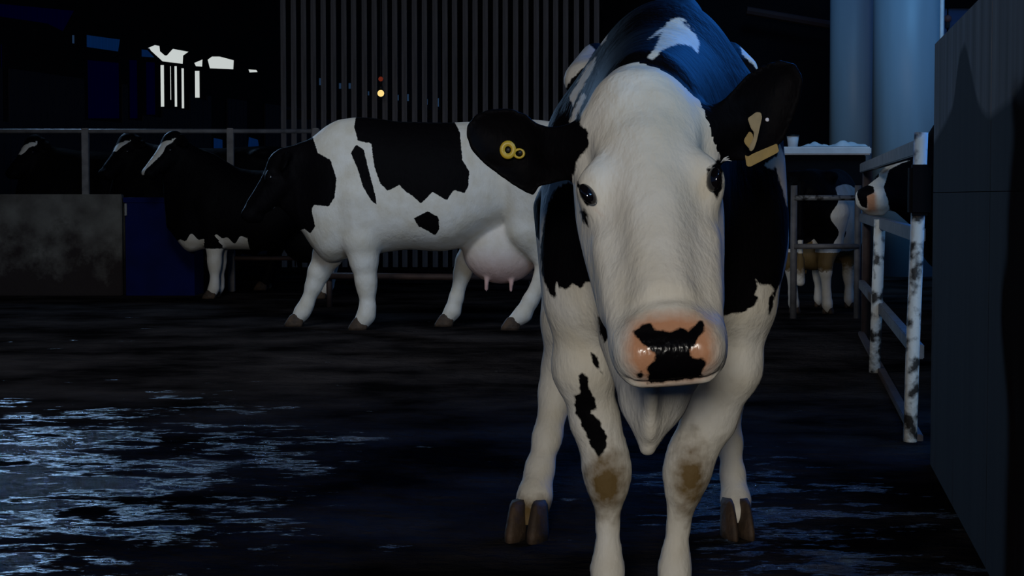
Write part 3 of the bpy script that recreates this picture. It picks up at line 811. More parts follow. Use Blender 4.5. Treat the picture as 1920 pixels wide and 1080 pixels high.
    wf = np.clip((yb - 4.22) / 0.36, 0, 1)
    body_b = np.clip(body_b, -0.2, 0.2) * (1 - wf) + np.clip(flank, -0.2, 0.2) * wf
    hooks = (V[:, 1] > 5.0); fore = (V[:, 1] < 4.85) & ((py < 300) | (V[:, 1] < 4.35))
    for poly, cond in (
        ([(1030, 168), (1040, 90), (1100, 80), (1116, 92), (1102, 118), (1080, 142), (1070, 150), (1058, 172)], hooks),
        ([(1388, 88), (1410, 95), (1425, 118), (1420, 130), (1405, 115), (1392, 103)], hooks),
        ([(1068, 182), (1086, 150), (1100, 125), (1117, 106), (1114, 125), (1100, 150), (1084, 178), (1075, 198)], fore),
        ([(1068, 228), (1078, 200), (1092, 175), (1100, 180), (1084, 210), (1074, 240)], fore),
        ([(1122, 82), (1138, 64), (1136, 76), (1126, 84)], fore),
        ([(1213, 110), (1232, 84), (1240, 62), (1252, 42), (1268, 31), (1285, 37), (1300, 55), (1312, 80), (1308, 99), (1296, 86), (1272, 82), (1250, 90), (1238, 96), (1226, 112)], fore),
        ([(1214, 74), (1236, 56), (1256, 44), (1254, 52), (1232, 66)], fore),
        ([(1432, 308), (1460, 290), (1459, 266), (1475, 300), (1482, 340), (1488, 400), (1476, 388), (1463, 340), (1453, 312), (1447, 320)], fore),
        ([(1000, 330), (1050, 330), (1070, 338), (1052, 345), (1040, 357), (1027, 387), (1017, 430), (1012, 470), (990, 470)], fore)):
        s_ = sd(poly)
        body_b = np.where(cond, np.minimum(body_b, -s_), body_b) if cond is not None else np.minimum(body_b, -s_)
    body_b = np.maximum(body_b, np.minimum(sd([(1275, 38), (1285, 40), (1318, 66), (1314, 72), (1292, 54)]), 0.1))
    # --- head markings
    head_b = np.full(len(V), -big)
    for poly in ([(1030, 200), (1070, 225), (1088, 204), (1096, 191), (1091, 214), (1086, 232), (1103, 247), (1105, 267), (1099, 283), (1083, 295), (1079, 320), (1060, 342), (1020, 335)],
                 [(1326, 315), (1331, 321), (1336, 309), (1345, 301), (1359, 296), (1355, 310), (1355, 328), (1356, 355), (1348, 361), (1344, 373), (1339, 365), (1330, 355), (1324, 347)],
                 [(1088, 396), (1096, 392), (1102, 408), (1103, 426), (1094, 416)],
                 [(1081, 338), (1092, 346), (1108, 362), (1111, 378), (1104, 386), (1094, 380), (1086, 360)],
                 [(1185, 619), (1196, 617), (1205, 608), (1220, 606), (1229, 619), (1244, 620), (1249, 623), (1258, 621), (1277, 614), (1288, 619), (1303, 610), (1310, 603), (1319, 600), (1321, 621), (1307, 638),
                  (1294, 662), (1301, 675), (1310, 671), (1323, 677), (1323, 686), (1315, 697), (1320, 704), (1299, 711), (1214, 720), (1216, 701), (1212, 688), (1223, 680), (1231, 664), (1221, 656), (1201, 643)],
                 [(1196, 700), (1202, 697), (1207, 703), (1202, 709), (1196, 706)]):
        head_b = np.maximum(head_b, sd(poly))
    back_of_head = V[:, 1] > 3.42
    black = np.where(earm, big, np.where(head, head_b, body_b))
    # soft seams between groups follow the nearer surface
    pink = np.where(head, sd([(1172, 640), (1183, 606), (1214, 592), (1255, 587), (1300, 589), (1330, 603), (1341, 640), (1341, 680), (1326, 700), (1300, 716), (1215, 720), (1190, 706), (1174, 680)]), -big)
    pink = np.where(head, np.maximum(pink, sd([(1108, 380), (1125, 395), (1140, 410), (1132, 415), (1112, 400)]) - 0.012), pink)
    wet = np.where(head, sd([(1185, 619), (1319, 600), (1321, 640), (1320, 704), (1214, 720), (1185, 660)]), -big)
    dd = lambda cx, cy, rx, ry: (1 - np.sqrt(((px - cx) / rx) ** 2 + ((py - cy) / ry) ** 2)) * min(rx, ry) * m
    fl = (who == 'foreleg')
    mud = np.where(fl, np.maximum(dd(1136, 905, 38, 56), dd(1296, 900, 31, 66)), -big)
    hl = (who == 'hindleg')
    mud = np.where(hl, np.maximum(mud, np.where(px < 1200, (py - 938) * m, -1.0)), mud)
    rose = np.where(who == 'udder', 0.8, 0.0)
    animal_mesh('body', V - off, Q, dict(black=black, pink=pink, mud=mud, rose=rose, wet=wet), root)
    # ---- eyes
    for c, ang, q in eyes:
        a = math.radians(ang)
        ax_v = np.array([math.sin(a), 0, -math.cos(a)]); ax_u = np.array([math.cos(a), 0, math.sin(a)])
        ax_n = np.array([q * 0.45, -0.89, 0.0]); ax_u = ax_u - ax_n * (ax_u @ ax_n); ax_u /= np.linalg.norm(ax_u)
        ax_v = np.cross(ax_n, ax_u)
        eye_ob(c - off + np.array([q * -0.004, 0.0, 0]), (0.0108, 0.0210, 0.0155), np.stack([ax_u, ax_v, ax_n]), root)
    # ---- lashes
    for base_px, tips, Yl in (((1352, 305), ((1362, 294), (1368, 297), (1372, 302), (1366, 293)), 3.165),):
        bm = bmesh.new()
        for i, tp_ in enumerate(tips):
            b0 = at(base_px[0] + i * 1.5, base_px[1] - i * 1.2, Yl) - off; t0_ = at(tp_[0], tp_[1], Yl - 0.01) - off
            tube_bm([b0, (b0 + t0_) / 2 + np.array([0, -0.004, 0.002]), t0_], [0.0011, 0.0009, 0.0003], 6, bm)
        mesh_ob('eyelashes', bm, M_cloth, root, True)
    # ---- hooves
    for (px_, py_, Y) in ((1139, 1150, 3.93), (1264, 1150, 3.93)):
        p = at(px_, 1000, Y) - off; p[2] = 0
        h = mesh_ob('hoof', hoof_bm(p, (0, -1), 0.060, 0.135, 0.085), M_hoof, root, True)
    for (px_, Y, fx) in ((986, 4.98, -0.25), (1384, 5.02, 0.15)):
        p = at(px_, 1000, Y) - off; p[2] = 0
        mesh_ob('hoof', hoof_bm(p, (fx, -1), 0.056 if px_ < 1200 else 0.042, 0.13, 0.09), M_hoof, root, True)
    # ---- ear tags
    def annulus(c, ro, ri, th, n, m_, name, parent, fwd=(0, -1, 0), sxy=(1, 1)):
        bm = bmesh.new(); fw = Vector(fwd).normalized(); ux = Vector((1, 0, 0)); ux = (ux - fw * ux.dot(fw)).normalized(); uz = fw.cross(ux)
        R_ = []
        for (r, d) in ((ri, 0), (ri, th), (ro * 0.93, th), (ro, th * 0.6), (ro, 0)):
            R_.append([bm.verts.new(Vector(c) + (ux * math.cos(a) * sxy[0] + uz * math.sin(a) * sxy[1]) * r + fw * d) for a in [2 * math.pi * i / n for i in range(n)]])
        for a, b in zip(R_, R_[1:] + R_[:1]):
            for i in range(n): bm.faces.new((a[i], a[(i + 1) % n], b[(i + 1) % n], b[i]))
        bmesh.ops.recalc_face_normals(bm, faces=bm.faces[:])
        return mesh_ob(name, bm, m_, parent, True)
    def plate(pts, Y, th, m_, name, parent, bend=0.0, dy=None):
        bm = bmesh.new()
        f_ = [bm.verts.new(at(x, y, Y + (dy[i] if dy else 0)) - off) for i, (x, y) in enumerate(pts)]
        b_ = [bm.verts.new(at(x, y, Y + (dy[i] if dy else 0)) - off + np.array([0, th, 0])) for i, (x, y) in enumerate(pts)]
        n = len(pts)
        bm.faces.new(f_); bm.faces.new(b_[::-1])
        for i in range(n): bm.faces.new((f_[i], f_[(i + 1) % n], b_[(i + 1) % n], b_[i]))
        bmesh.ops.recalc_face_normals(bm, faces=bm.faces[:])
        bmesh.ops.bevel(bm, geom=bm.edges[:], offset=0.0012, segments=2, affect='EDGES')
        return mesh_ob(name, bm, m_, parent)
    Ye = 3.352
    t1 = annulus(at(952, 281, Ye) - off, 15.5 * Ye / F, 6.0 * Ye / F, 0.006, 28, M_yellow, 'ear_tag', root, (0.1, -1, 0), (1, 1.12))
    t1['label'] = 'round yellow button tag in the ear on the left'
    bm = bmesh.new(); bmesh.ops.create_uvsphere(bm, u_segments=14, v_segments=8, radius=6.5 * Ye / F)
    mesh_ob('tag_pin', bm, M_blackp, t1, True, at(953, 281, Ye + 0.002) - off)
    t2 = annulus(at(973, 288, Ye + 0.003) - off, 11 * Ye / F, 6.5 * Ye / F, 0.005, 22, M_yellow, 'ear_tag', root, (0.1, -1, 0), (1.05, 0.9))
    t2['label'] = 'small worn yellow tag beside the round button'
    bm = bmesh.new(); bmesh.ops.create_uvsphere(bm, u_segments=10, v_segments=6, radius=5 * Ye / F)
    mesh_ob('tag_pin', bm, M_blackp, t2, True, at(975, 286, Ye) - off)
    Yr = 3.25
    ta = plate([(1402, 222), (1418, 210), (1427, 211), (1429, 220), (1419, 265), (1413, 281), (1407, 284), (1404, 278), (1413, 258), (1414, 248), (1408, 240)], Yr, 0.004, M_yellow_pale, 'ear_tag', root)
    ta['label'] = 'pale worn yellow tag flap in the ear on the right'
    plate([(1405, 246), (1411, 250), (1413, 260), (1405, 279), (1396, 268), (1395, 262)], Yr + 0.012, 0.004, M_mustard, 'tag_back', ta)
    tb = plate([(1397, 290), (1402, 294), (1412, 288), (1457, 269), (1461, 284), (1455, 288), (1406, 313), (1400, 311)], Yr + 0.02, 0.004, M_mustard, 'ear_tag', root)
    tb['label'] = 'broad yellow tag hanging from the ear on the right'
    bm = bmesh.new(); bmesh.ops.create_uvsphere(bm, u_segments=10, v_segments=6, radius=5.5 * Yr / F)
    pin = mesh_ob('tag_pin', bm, M_pin, root, True, at(1438, 225, 3.375) - off); pin['label'] = 'small pale stud in the ear on the right'
    return root
main_cow()

# ================================================================== OTHER COWS (one builder, each with its own pose and markings)
def leg_prims(js, y, g, k=0.04, yj=None):
    return [cap((a[0], y, a[1]), (b[0], y, b[1]), a[2], b[2], k, g=g) for a, b in zip(js, js[1:])]
FORE = [(-0.05, 0.92, 0.15), (0.0, 0.60, 0.10), (0.0, 0.36, 0.066), (0.0, 0.30, 0.052), (0.0, 0.17, 0.042), (-0.01, 0.10, 0.050), (-0.03, 0.06, 0.05)]
HIND = [(1.10, 1.0, 0.22), (1.06, 0.72, 0.14), (1.20, 0.50, 0.070), (1.18, 0.42, 0.058), (1.13, 0.2, 0.043), (1.10, 0.11, 0.050), (1.07, 0.06, 0.05)]
def herd_cow(loc, rz, s, poll, muzzle, legs, label, coat, h=0.018, group=None, udder=(0.90, 0.56, 0.24, 0.21), head_s=0.95, dip=0.0):
    """local frame: -x forward, z up, fore feet near x=0"""
    root = empty('cow', loc, rz); root.scale = (1, 1, 1)
    tag(root, label, 'cow', group)
    pr = []
    d = dip
    st = [(-0.46, 0, 0.86, 0.09, 0.13), (-0.32, 0, 0.90, 0.21, 0.41), (-0.12, 0, 0.965, 0.27, 0.475), (0.25, 0, 0.99 - d, 0.33, 0.445 - d * .4), (0.60, 0, 0.99 - d, 0.36, 0.44 - d * .4), (0.90, 0, 1.07 - d * .5, 0.31, 0.375),
          (1.15, 0, 1.12, 0.26, 0.33), (1.36, 0, 1.16, 0.18, 0.24), (1.46, 0, 1.18, 0.08, 0.13)]
    pr.append(loft((0, 0, 0), (0, 1, 0), (0, 0, 1), (1, 0, 0), st, e=2.3, tp=0.18, k=0.05))
    poll = np.asarray(poll, float); muzzle = np.asarray(muzzle, float)
    W = muzzle - poll; W /= np.linalg.norm(W)
    U = np.cross(W, (0, 0, 1.0)); U /= np.linalg.norm(U)
    N = np.cross(W, U)
    if N[0] > 0 or N[2] < 0: U = -U; N = np.cross(W, U)
    hp, P, R = head_prims(poll, W, U, N, head_s)
    nb = P(0, 0.12, -0.10)
    pr.append(cap((-0.18, 0, 1.13), nb, 0.24, 0.125, 0.10, (1, 0.72, 1.1), g='neck'))
    pr.append(cap((-0.30, 0, 0.80), P(0, 0.30, -0.17), 0.20, 0.07, 0.10, (1, 0.6, 1), g='neck'))
    pr += hp
    for q in (-1, 1):
        c = P(q * 0.16, 0.085, -0.10)
        ea = U * q * 0.93 + N * -0.25 + W * 0.18; ea /= np.linalg.norm(ea); eb = np.cross(ea, N); eb /= np.linalg.norm(eb)
        pr.append(ell(c, (0.105, 0.058, 0.016 if h < .015 else 0.022), 0.02, np.stack([ea, eb, np.cross(ea, eb)]), g='ear'))
        pr.append(ell(P(q * 0.11, 0.03, -0.09), (0.03, 0.03, 0.03), 0.03, g='ear'))
        pr.append(ell((1.08, q * 0.20, 1.38), (0.10, 0.07, 0.05), 0.08)); pr.append(ell((1.42, q * 0.10, 1.22), (0.05, 0.05, 0.05), 0.06))
    for (js, y, g) in legs: pr += leg_prims(js, y, g)
    ux, uz, rx_, rz_ = udder
    pr.append(ell((ux, 0, uz), (rx_, 0.22, rz_), 0.05, g='udder'))
    for dx, dz in ((-0.10, -0.97), (0.07, -0.99)):
        for y in (-0.10, 0.10):
            pr.append(cap((ux + dx, y, uz + dz * rz_ + 0.03), (ux + dx - 0.004, y, uz + dz * rz_ - 0.045), 0.019, 0.014, 0.015, g='udder'))
    tl = [(1.46, 0, 1.30), (1.54, 0, 1.15), (1.55, 0, 0.8), (1.54, 0, 0.55)]
    for a, b in zip(tl, tl[1:]): pr.append(cap(a, b, 0.032, 0.026, 0.04))
    pr.append(cap(tl[-1], (1.54, 0, 0.34), 0.04, 0.05, 0.03))
    lo = np.array([min(p['lo'][0] for p in pr[1:]), -0.48, 0.02]); hi = np.array([1.68, 0.48, 1.85])
    xs, ys, zs = [np.arange(lo[i] - 0.06, hi[i], h) for i in range(3)]
    V, Q = surface(pr, xs, ys, zs)
    gd = group_dist(pr, V); names = list(gd); who = np.array(names)[np.stack([gd[n] for n in names]).argmin(0)]
    V = V * s
    c_, s_ = math.cos(rz), math.sin(rz)
    X = V[:, 0] * c_ - V[:, 1] * s_ + loc[0]; Yw = V[:, 0] * s_ + V[:, 1] * c_ + loc[1]
    px, py = proj(X, Yw, V[:, 2])
    hw = np.stack([(V / s - poll) @ U, (V / s - poll) @ W, (V / s - poll) @ N], 1)
    at_ = coat(V / s, px, py, Yw / F, who, hw)
    animal_mesh('body', V, Q, at_, root)
    for q in (-1, 1):
        eye_ob(P(q * 0.112 * head_s / .95, 0.225, -0.062) * s, tuple(np.array((0.016, 0.022, 0.016)) * s), np.stack([U, W, N]), root)
    for (js, y, g) in legs:
        p = np.array([js[-1][0] - 0.03, y, 0]) * s
        mesh_ob('hoof', hoof_bm(p, (-1, 0), 0.055 * s, 0.13 * s, 0.08 * s), M_hoof, root, True)
    return root, P

# ---- walking cow, side on
def coat_walk(V, px, py, m, who, hw):
    sd = lambda poly: poly_sd(px, py, poly) * m
    b = np.full(len(V), -1.0)
    for poly in ([(664, 238), (668, 215), (845, 215), (862, 247), (867, 300), (880, 322), (878, 349), (871, 362), (851, 356), (838, 376), (811, 360), (789, 382), (776, 369), (762, 360), (749, 347), (727, 358), (713, 344), (702, 313), (696, 269), (671, 264)],
                 [(658, 287), (667, 271), (682, 280), (691, 318), (704, 367), (706, 384), (696, 376), (680, 349), (671, 318)],
                 [(776, 409), (802, 396), (822, 407), (824, 429), (816, 442), (802, 433), (784, 424)],
                 [(584, 250), (596, 287), (620, 300), (631, 336), (627, 371), (616, 387), (589, 384), (584, 393), (591, 424), (582, 438), (571, 429), (540, 440), (300, 440), (300, 150), (560, 150)]):
        b = np.maximum(b, sd(poly))
    wh = poly_sd(px, py, [(508, 398), (514, 388), (522, 390), (528, 402), (516, 404)]) * m
    b = np.minimum(b, -wh)
    legs = (who == 'foreleg') & (V[:, 2] < 0.5)
    b = np.where(legs, -1.0, b)
    ud = who == 'udder'
    rose = np.where(ud, np.clip((0.62 - V[:, 2]) / 0.35, 0.12, 0.9), 0.0)
    return dict(black=b, rose=rose)
YN = 13.0
x0 = at(690, 500, YN)[0]
sx = 269.0
nf = [(-0.05, 0.90, 0.15), (-0.03, 0.62, 0.125), (-0.015, 0.48, 0.095), (0.0, 0.33, 0.070), (0.005, 0.27, 0.056), (0.01, 0.16, 0.050), (0.0, 0.10, 0.056), (-0.03, 0.055, 0.055)]
ff = [(-0.15, 0.75, 0.15), (-0.29, 0.52, 0.105), (-0.36, 0.38, 0.074), (-0.395, 0.29, 0.056), (-0.45, 0.15, 0.046), (-0.48, 0.10, 0.050), (-0.51, 0.055, 0.046)]
nh = [(1.15, 1.0, 0.24), (1.14, 0.70, 0.17), (1.26, 0.46, 0.085), (1.23, 0.38, 0.068), (1.13, 0.20, 0.050), (1.08, 0.11, 0.056), (1.02, 0.06, 0.05)]
fh = [(1.05, 0.95, 0.20), (0.82, 0.70, 0.13), (0.68, 0.46, 0.070), (0.655, 0.38, 0.058), (0.61, 0.2, 0.046), (0.585, 0.11, 0.052), (0.55, 0.06, 0.05)]
herd_cow((x0, YN, 0), 0.0, 1.0, (-0.60, 0, 1.26), (-0.88, 0, 0.80),
         [(nf, -0.17, 'foreleg'), (ff, 0.17, 'foreleg'), (nh, -0.18, 'hindleg'), (fh, 0.17, 'hindleg')],
         'black and white cow walking left side-on with a full pink udder', coat_walk, h=0.0125, udder=(0.93, 0.545, 0.27, 0.235))

# ---- dark cow with the white blaze feeding over the blue bin
def coat_dark(blaze_w=0.035, belly=True, w1=0.56, w0=0.02, socks=True):
    def coat(V, px, py, m, who, hw):
        b = np.full(len(V), 1.0)
        wv = np.clip((hw[:, 1] - w0) / (w1 - w0), 0, 1)
        bl = (blaze_w * (1.30 - 0.95 * wv) - np.abs(hw[:, 0]))
        bl = np.minimum(bl, np.minimum(hw[:, 1] - w0, w1 - hw[:, 1])); bl = np.minimum(bl, hw[:, 2] + 0.10)
        b = np.where(who == 'head', np.minimum(b, -bl), b)
        if belly:
            un = np.minimum(0.60 + 0.03 * np.sin(V[:, 0] * 23) + 0.02 * np.sin(V[:, 0] * 51) - V[:, 2], 0.35 - V[:, 0])
            b = np.where((who == 'body'), np.minimum(b, -un), b)
        if socks:
            lg = (who == 'foreleg') | (who == 'hindleg')
            b = np.where(lg, np.minimum(b, V[:, 2] - 0.50), b)
        return dict(black=b, rose=np.where(who == 'udder', 0.4, 0.0))
    return coat
stand = [(FORE, -0.16, 'foreleg'), (FORE, 0.16, 'foreleg'), (HIND, -0.17, 'hindleg'), (HIND, 0.17, 'hindleg')]
YA = 16.7
herd_cow((at(402, 500, YA)[0], YA + 0.15, 0), 0.0, 0.90, (-0.42, -0.06, 1.68), (-0.72, -0.30, 1.20), stand,
         'dark cow with a white blaze feeding over the blue bin', coat_dark(0.078), head_s=0.95, dip=0.10)
YB2 = 18.4
herd_cow((at(300, 500, YB2)[0], YB2, 0), 0.0, 0.97, (-0.30, -0.03, 1.60), (-0.56, -0.30, 1.14), stand,
         'dark cow with a short white blaze behind the concrete trough, nearer the blue bin', coat_dark(0.085, False, 0.27, 0.05, False))
YC2 = 19.6
herd_cow((at(118, 500, YC2)[0], YC2, 0), 0.0, 0.97, (-0.28, -0.03, 1.62), (-0.54, -0.30, 1.16), stand,
         'dark cow with a broad white forehead at the far left end of the trough', coat_dark(0.095, False, 0.30, 0.04, False))

# ---- cow seen from behind beyond the hurdle on the right
def coat_rear(V, px, py, m, who, hw):
    b = np.full(len(V), 1.0)
    un = 0.70 + 0.05 * np.sin(V[:, 0] * 17 + V[:, 1] * 19) - V[:, 2]
    b = np.minimum(b, -un)
    b = np.minimum(b, -(np.abs(V[:, 1]) - 0.27 + 0.03 * np.sin(V[:, 2] * 21)))
    mud = np.where(who == 'udder', 0.03, np.where(V[:, 2] < 0.62, (V[:, 2] - 0.40) * 0.3, -1.0))
    mud = np.where((who == 'hindleg') & (V[:, 2] < 0.42), -1.0, mud)
    return dict(black=b, mud=mud, rose=np.where(who == 'udder', 0.5, 0.0))
rzr = math.radians(-112)
pr_ = at(1520, 590, 14.6)
c_, s_ = math.cos(rzr), math.sin(rzr)
lx = 1.08 * 0.78
herd_cow((pr_[0] - lx * c_, 14.6 - lx * s_, 0), rzr, 0.78, (-0.60, 0, 1.30), (-0.86, 0, 0.85), stand,
         'cow seen from behind with muddy white legs beyond the low hurdle', coat_rear, udder=(0.98, 0.60, 0.2, 0.17))

# ---- cow looking over the gate
def coat_gate(V, px, py, m, who, hw):
    b = np.full(len(V), 1.0)
    wface = np.where(who == 'head', 1, 0)
    hb = poly_sd(px, py, [(1667, 318), (1690, 306), (1716, 298), (1760, 280), (1800, 420), (1700, 412), (1680, 400), (1668, 392), (1664, 372), (1657, 352)]) * m
    hb = np.maximum(hb, poly_sd(px, py, [(1610, 350), (1622, 345), (1638, 350), (1640, 362), (1626, 366), (1626, 392), (1614, 386), (1606, 366)]) * m)
    b = np.where(wface == 1, hb, b)
    pink = np.where(wface == 1, poly_sd(px, py, [(1620, 355), (1642, 362), (1644, 396), (1626, 398)]) * m, -1.0)
    return dict(black=b, pink=pink)
th = math.radians(38)
mz = at(1606, 372, 10.46); pl = at(1724, 280, 10.98)
ax = np.array([-math.cos(th), -math.sin(th)])
base = pl[:2] - ax * 0.55            # fore feet behind the poll
def to_loc(p):
    d = p[:2] - base; c, s = math.cos(-th), math.sin(-th)
    return (d[0] * c - d[1] * s, d[0] * s + d[1] * c, p[2])
herd_cow((base[0], base[1], 0), th, 1.0, to_loc(pl), to_loc(mz), stand, 'white-faced cow looking through the rails of the gate', coat_gate, h=0.014, head_s=1.10)

# ================================================================== OBJECTS
# concrete feed trough and blue bin
xa, xb = at(-60, 400, 17.2)[0], at(228, 400, 17.2)[0]
tr = empty('feed_trough', ((xa + xb) / 2, 17.45, 0)); w2 = (xb - xa) / 2
tag(tr, 'long stained concrete feed trough left of the blue bin', 'trough')
mesh_ob('front_wall', box_bm(-w2, w2, -0.25, -0.14, 0, 0.935, 0.008), M_conc, tr)
mesh_ob('back_wall', box_bm(-w2, w2, 0.19, 0.30, 0, 0.80, 0.008), M_conc, tr)
mesh_ob('end_wall', box_bm(w2 - 0.1, w2, -0.14, 0.19, 0, 0.90, 0.008), M_conc, tr)
mesh_ob('end_wall', box_bm(-w2, -w2 + 0.1, -0.14, 0.19, 0, 0.90, 0.008), M_conc, tr)
mesh_ob('floor_slab', box_bm(-w2 + 0.1, w2 - 0.1, -0.14, 0.19, 0, 0.45), M_conc, tr)
xa, xb = at(231, 400, 17.2)[0], at(366, 400, 17.2)[0]
bn = empty('feed_bin', ((xa + xb) / 2, 17.45, 0)); w2 = (xb - xa) / 2
tag(bn, 'blue plastic feed bin beside the concrete trough', 'bin')
def open_box(w, y0, y1, z, th):
    bm = bmesh.new()
    for b in ((-w, w, y0, y0 + th, 0, z), (-w, w, y1 - th, y1, 0, z), (-w, -w + th, y0 + th, y1 - th, 0, z), (w - th, w, y0 + th, y1 - th, 0, z), (-w + th, w - th, y0 + th, y1 - th, 0.02, 0.05)):
        box_bm(*b, bm=bm)
    return bm
mesh_ob('tub', open_box(w2 - 0.015, -0.23, 0.28, 0.88, 0.02), M_bin, bn)
bm = bmesh.new()
for b in ((-w2, w2, -0.25, -0.21, 0.86, 0.905), (-w2, w2, 0.26, 0.30, 0.86, 0.905), (-w2, -w2 + 0.04, -0.21, 0.26, 0.86, 0.905), (w2 - 0.04, w2, -0.21, 0.26, 0.86, 0.905)): box_bm(*b, bm=bm)
mesh_ob('rim', bm, M_bin, bn)
l_ = mesh_ob('clip', box_bm(-w2 + 0.015, -w2 + 0.035, -0.262, -0.245, 0.74, 0.85), M_galv, bn); l_['label'] = 'pale metal clip'

def splash(m):
    nt = m.node_tree; N = nt.nodes; L = nt.links; b = N['Principled BSDF']
    src = b.inputs['Base Color'].links[0].from_socket
    g = N.new('ShaderNodeNewGeometry'); sp = N.new('ShaderNodeSeparateXYZ'); L.new(g.outputs['Position'], sp.inputs[0])
    n = N.new('ShaderNodeTexNoise'); n.inputs['Scale'].default_value = 4.5; n.inputs['Detail'].default_value = 7; n.inputs['Roughness'].default_value = 0.65
    L.new(g.outputs['Position'], n.inputs['Vector'])
    a = N.new('ShaderNodeMath'); a.operation = 'MULTIPLY_ADD'; a.inputs[1].default_value = 1.3; a.inputs[2].default_value = -0.18; L.new(n.outputs[0], a.inputs[0])
    d = N.new('ShaderNodeMath'); d.operation = 'SUBTRACT'; L.new(a.outputs[0], d.inputs[0]); L.new(sp.outputs['Z'], d.inputs[1])
    r = N.new('ShaderNodeMapRange'); r.inputs[1].default_value = -0.12; r.inputs[2].default_value = 0.25; r.inputs[4].default_value = 0.97; L.new(d.outputs[0], r.inputs[0])
    mx = N.new('ShaderNodeMixRGB'); mx.inputs[2].default_value = (0.010, 0.0035, 0.003, 1); L.new(r.outputs[0], mx.inputs[0]); L.new(src, mx.inputs[1]); L.new(mx.outputs[0], b.inputs['Base Color'])
splash(M_conc)
# feed barrier behind the trough
YF = 17.95
fb = empty('feed_barrier', (at(300, 400, YF)[0], YF, 0))
tag(fb, 'grey tubular feed barrier with top rail behind the trough and blue bin', 'barrier')
ox = fb.location.x
zt = at(300, 246, YF)[2]
mesh_ob('rail', tube_bm([(at(-60, 246, YF)[0] - ox, 0, zt), (at(600, 246, YF)[0] - ox, 0, zt)], 0.022, 10), M_pipe, fb, True)
mesh_ob('rail', tube_bm([(at(370, 246, YF)[0] - ox, 0, 0.32), (at(600, 246, YF)[0] - ox, 0, 0.32)], 0.022, 10), M_rust, fb, True)
for px in (-40, 160, 432, 592):
    x = at(px, 246, YF)[0] - ox
    mesh_ob('post', box_bm(x - 0.032, x + 0.032, -0.035, 0.035, 0, zt + 0.03, 0.006), M_pipe, fb)
# low rusty rail behind the walking cow
YR = 15.4
p0, p1 = at(600, 517, YR), at(1010, 521, YR)
lr = empty('low_rail', (p0[0], YR, 0)); tag(lr, 'low rusty pipe rail running behind the walking cow', 'rail')
mesh_ob('pipe', tube_bm([(0, 0, p0[2]), (p1[0] - p0[0], 0, p1[2])], 0.028, 10), M_rust, lr, True)
for f_ in (0.04, 0.62, 0.97):
    x = (p1[0] - p0[0]) * f_
    mesh_ob('post', tube_bm([(x, 0.05, 0), (x, 0.05, p0[2] + 0.04)], 0.025, 10), M_rust, lr, True)

# hanging lamp in front of the boards
lp = at(714, 175, 23.6)
lm = empty('hanging_lamp', (lp[0], 23.6, lp[2])); tag(lm, 'small glowing yellow lamp hanging in front of the boarded wall', 'lamp')
bm = bmesh.new(); bmesh.ops.create_uvsphere(bm, u_segments=16, v_segments=10, radius=0.042); mesh_ob('bulb', bm, M_bulb, lm, True)
mesh_ob('socket', tube_bm([(0, 0, 0.04), (0, 0, 0.11)], [0.03, 0.018], 12), M_blackp, lm, True)
bm = bmesh.new(); bmesh.ops.create_uvsphere(bm, u_segments=12, v_segments=8, radius=0.03)
mesh_ob('pilot_light', bm, M_bulb_red, lm, True, (0, 0, 0.18))
mesh_ob('cord', tube_bm([(0, 0, 0.10), (0, 0, 5.0 - lp[2])], 0.006, 6), M_blackp, lm)

# ---- gate on the right
gt = empty('gate', (wall_x(7.0), 7.0, 0), -math.atan2(0.147, 1.0) + math.pi / 2)
tag(gt, 'worn metal gate with flat rails beside the dark right wall', 'gate')
GL = 5.4
for z, hh in ((1.13, 0.055), (0.80, 0.05), (0.36, 0.05), (0.02, 0.03)):
    mesh_ob('rail', box_bm(0.0, GL, -0.02, 0.02, z - hh, z + (0.0 if z < 0.1 else 0.0) + 0.005, 0.004), M_pipe if z > 0.1 else M_rust, gt)
po = mesh_ob('post', tube_bm([(-0.02, 0.030, 0), (-0.02, 0.024, 0.35), (0.0, 0.0, 1.16)], 0.026, 16), M_white_post, gt, True); po['label'] = 'near post in flaking white paint'
po = mesh_ob('post', tube_bm([(2.75, 0.035, 0), (2.75, 0.015, 0.80)], 0.030, 14), M_white_post, gt, True); po['label'] = 'middle post in flaking white paint'
mesh_ob('post', tube_bm([(GL, -0.03, 0), (GL, -0.03, 1.14)], 0.032, 14), M_rust, gt, True)
bm = box_bm(-0.06, 0.06, -0.035, 0.045, 0.85, 1.04, 0.012); hg = mesh_ob('latch', bm, M_dark, gt)

# ---- hurdle before the far cow
YH = 14.0
hx0, hx1 = at(1489, 450, YH)[0], at(1609, 450, YH)[0]
hu = empty('hurdle', (hx0, YH, 0)); tag(hu, 'low grey metal hurdle with two rails in front of the rear-facing cow', 'hurdle')
for py in (371, 462):
    z = at(1550, py, YH)[2]
    mesh_ob('rail', tube_bm([(0, 0, z), (hx1 - hx0, 0, z)], 0.020, 10), M_galv if py < 400 else M_pipe, hu, True)
for x in (0, hx1 - hx0):
    mesh_ob('post', tube_bm([(x, 0.02, 0), (x, 0.02, 1.0)], 0.026, 10), M_pipe, hu, True)

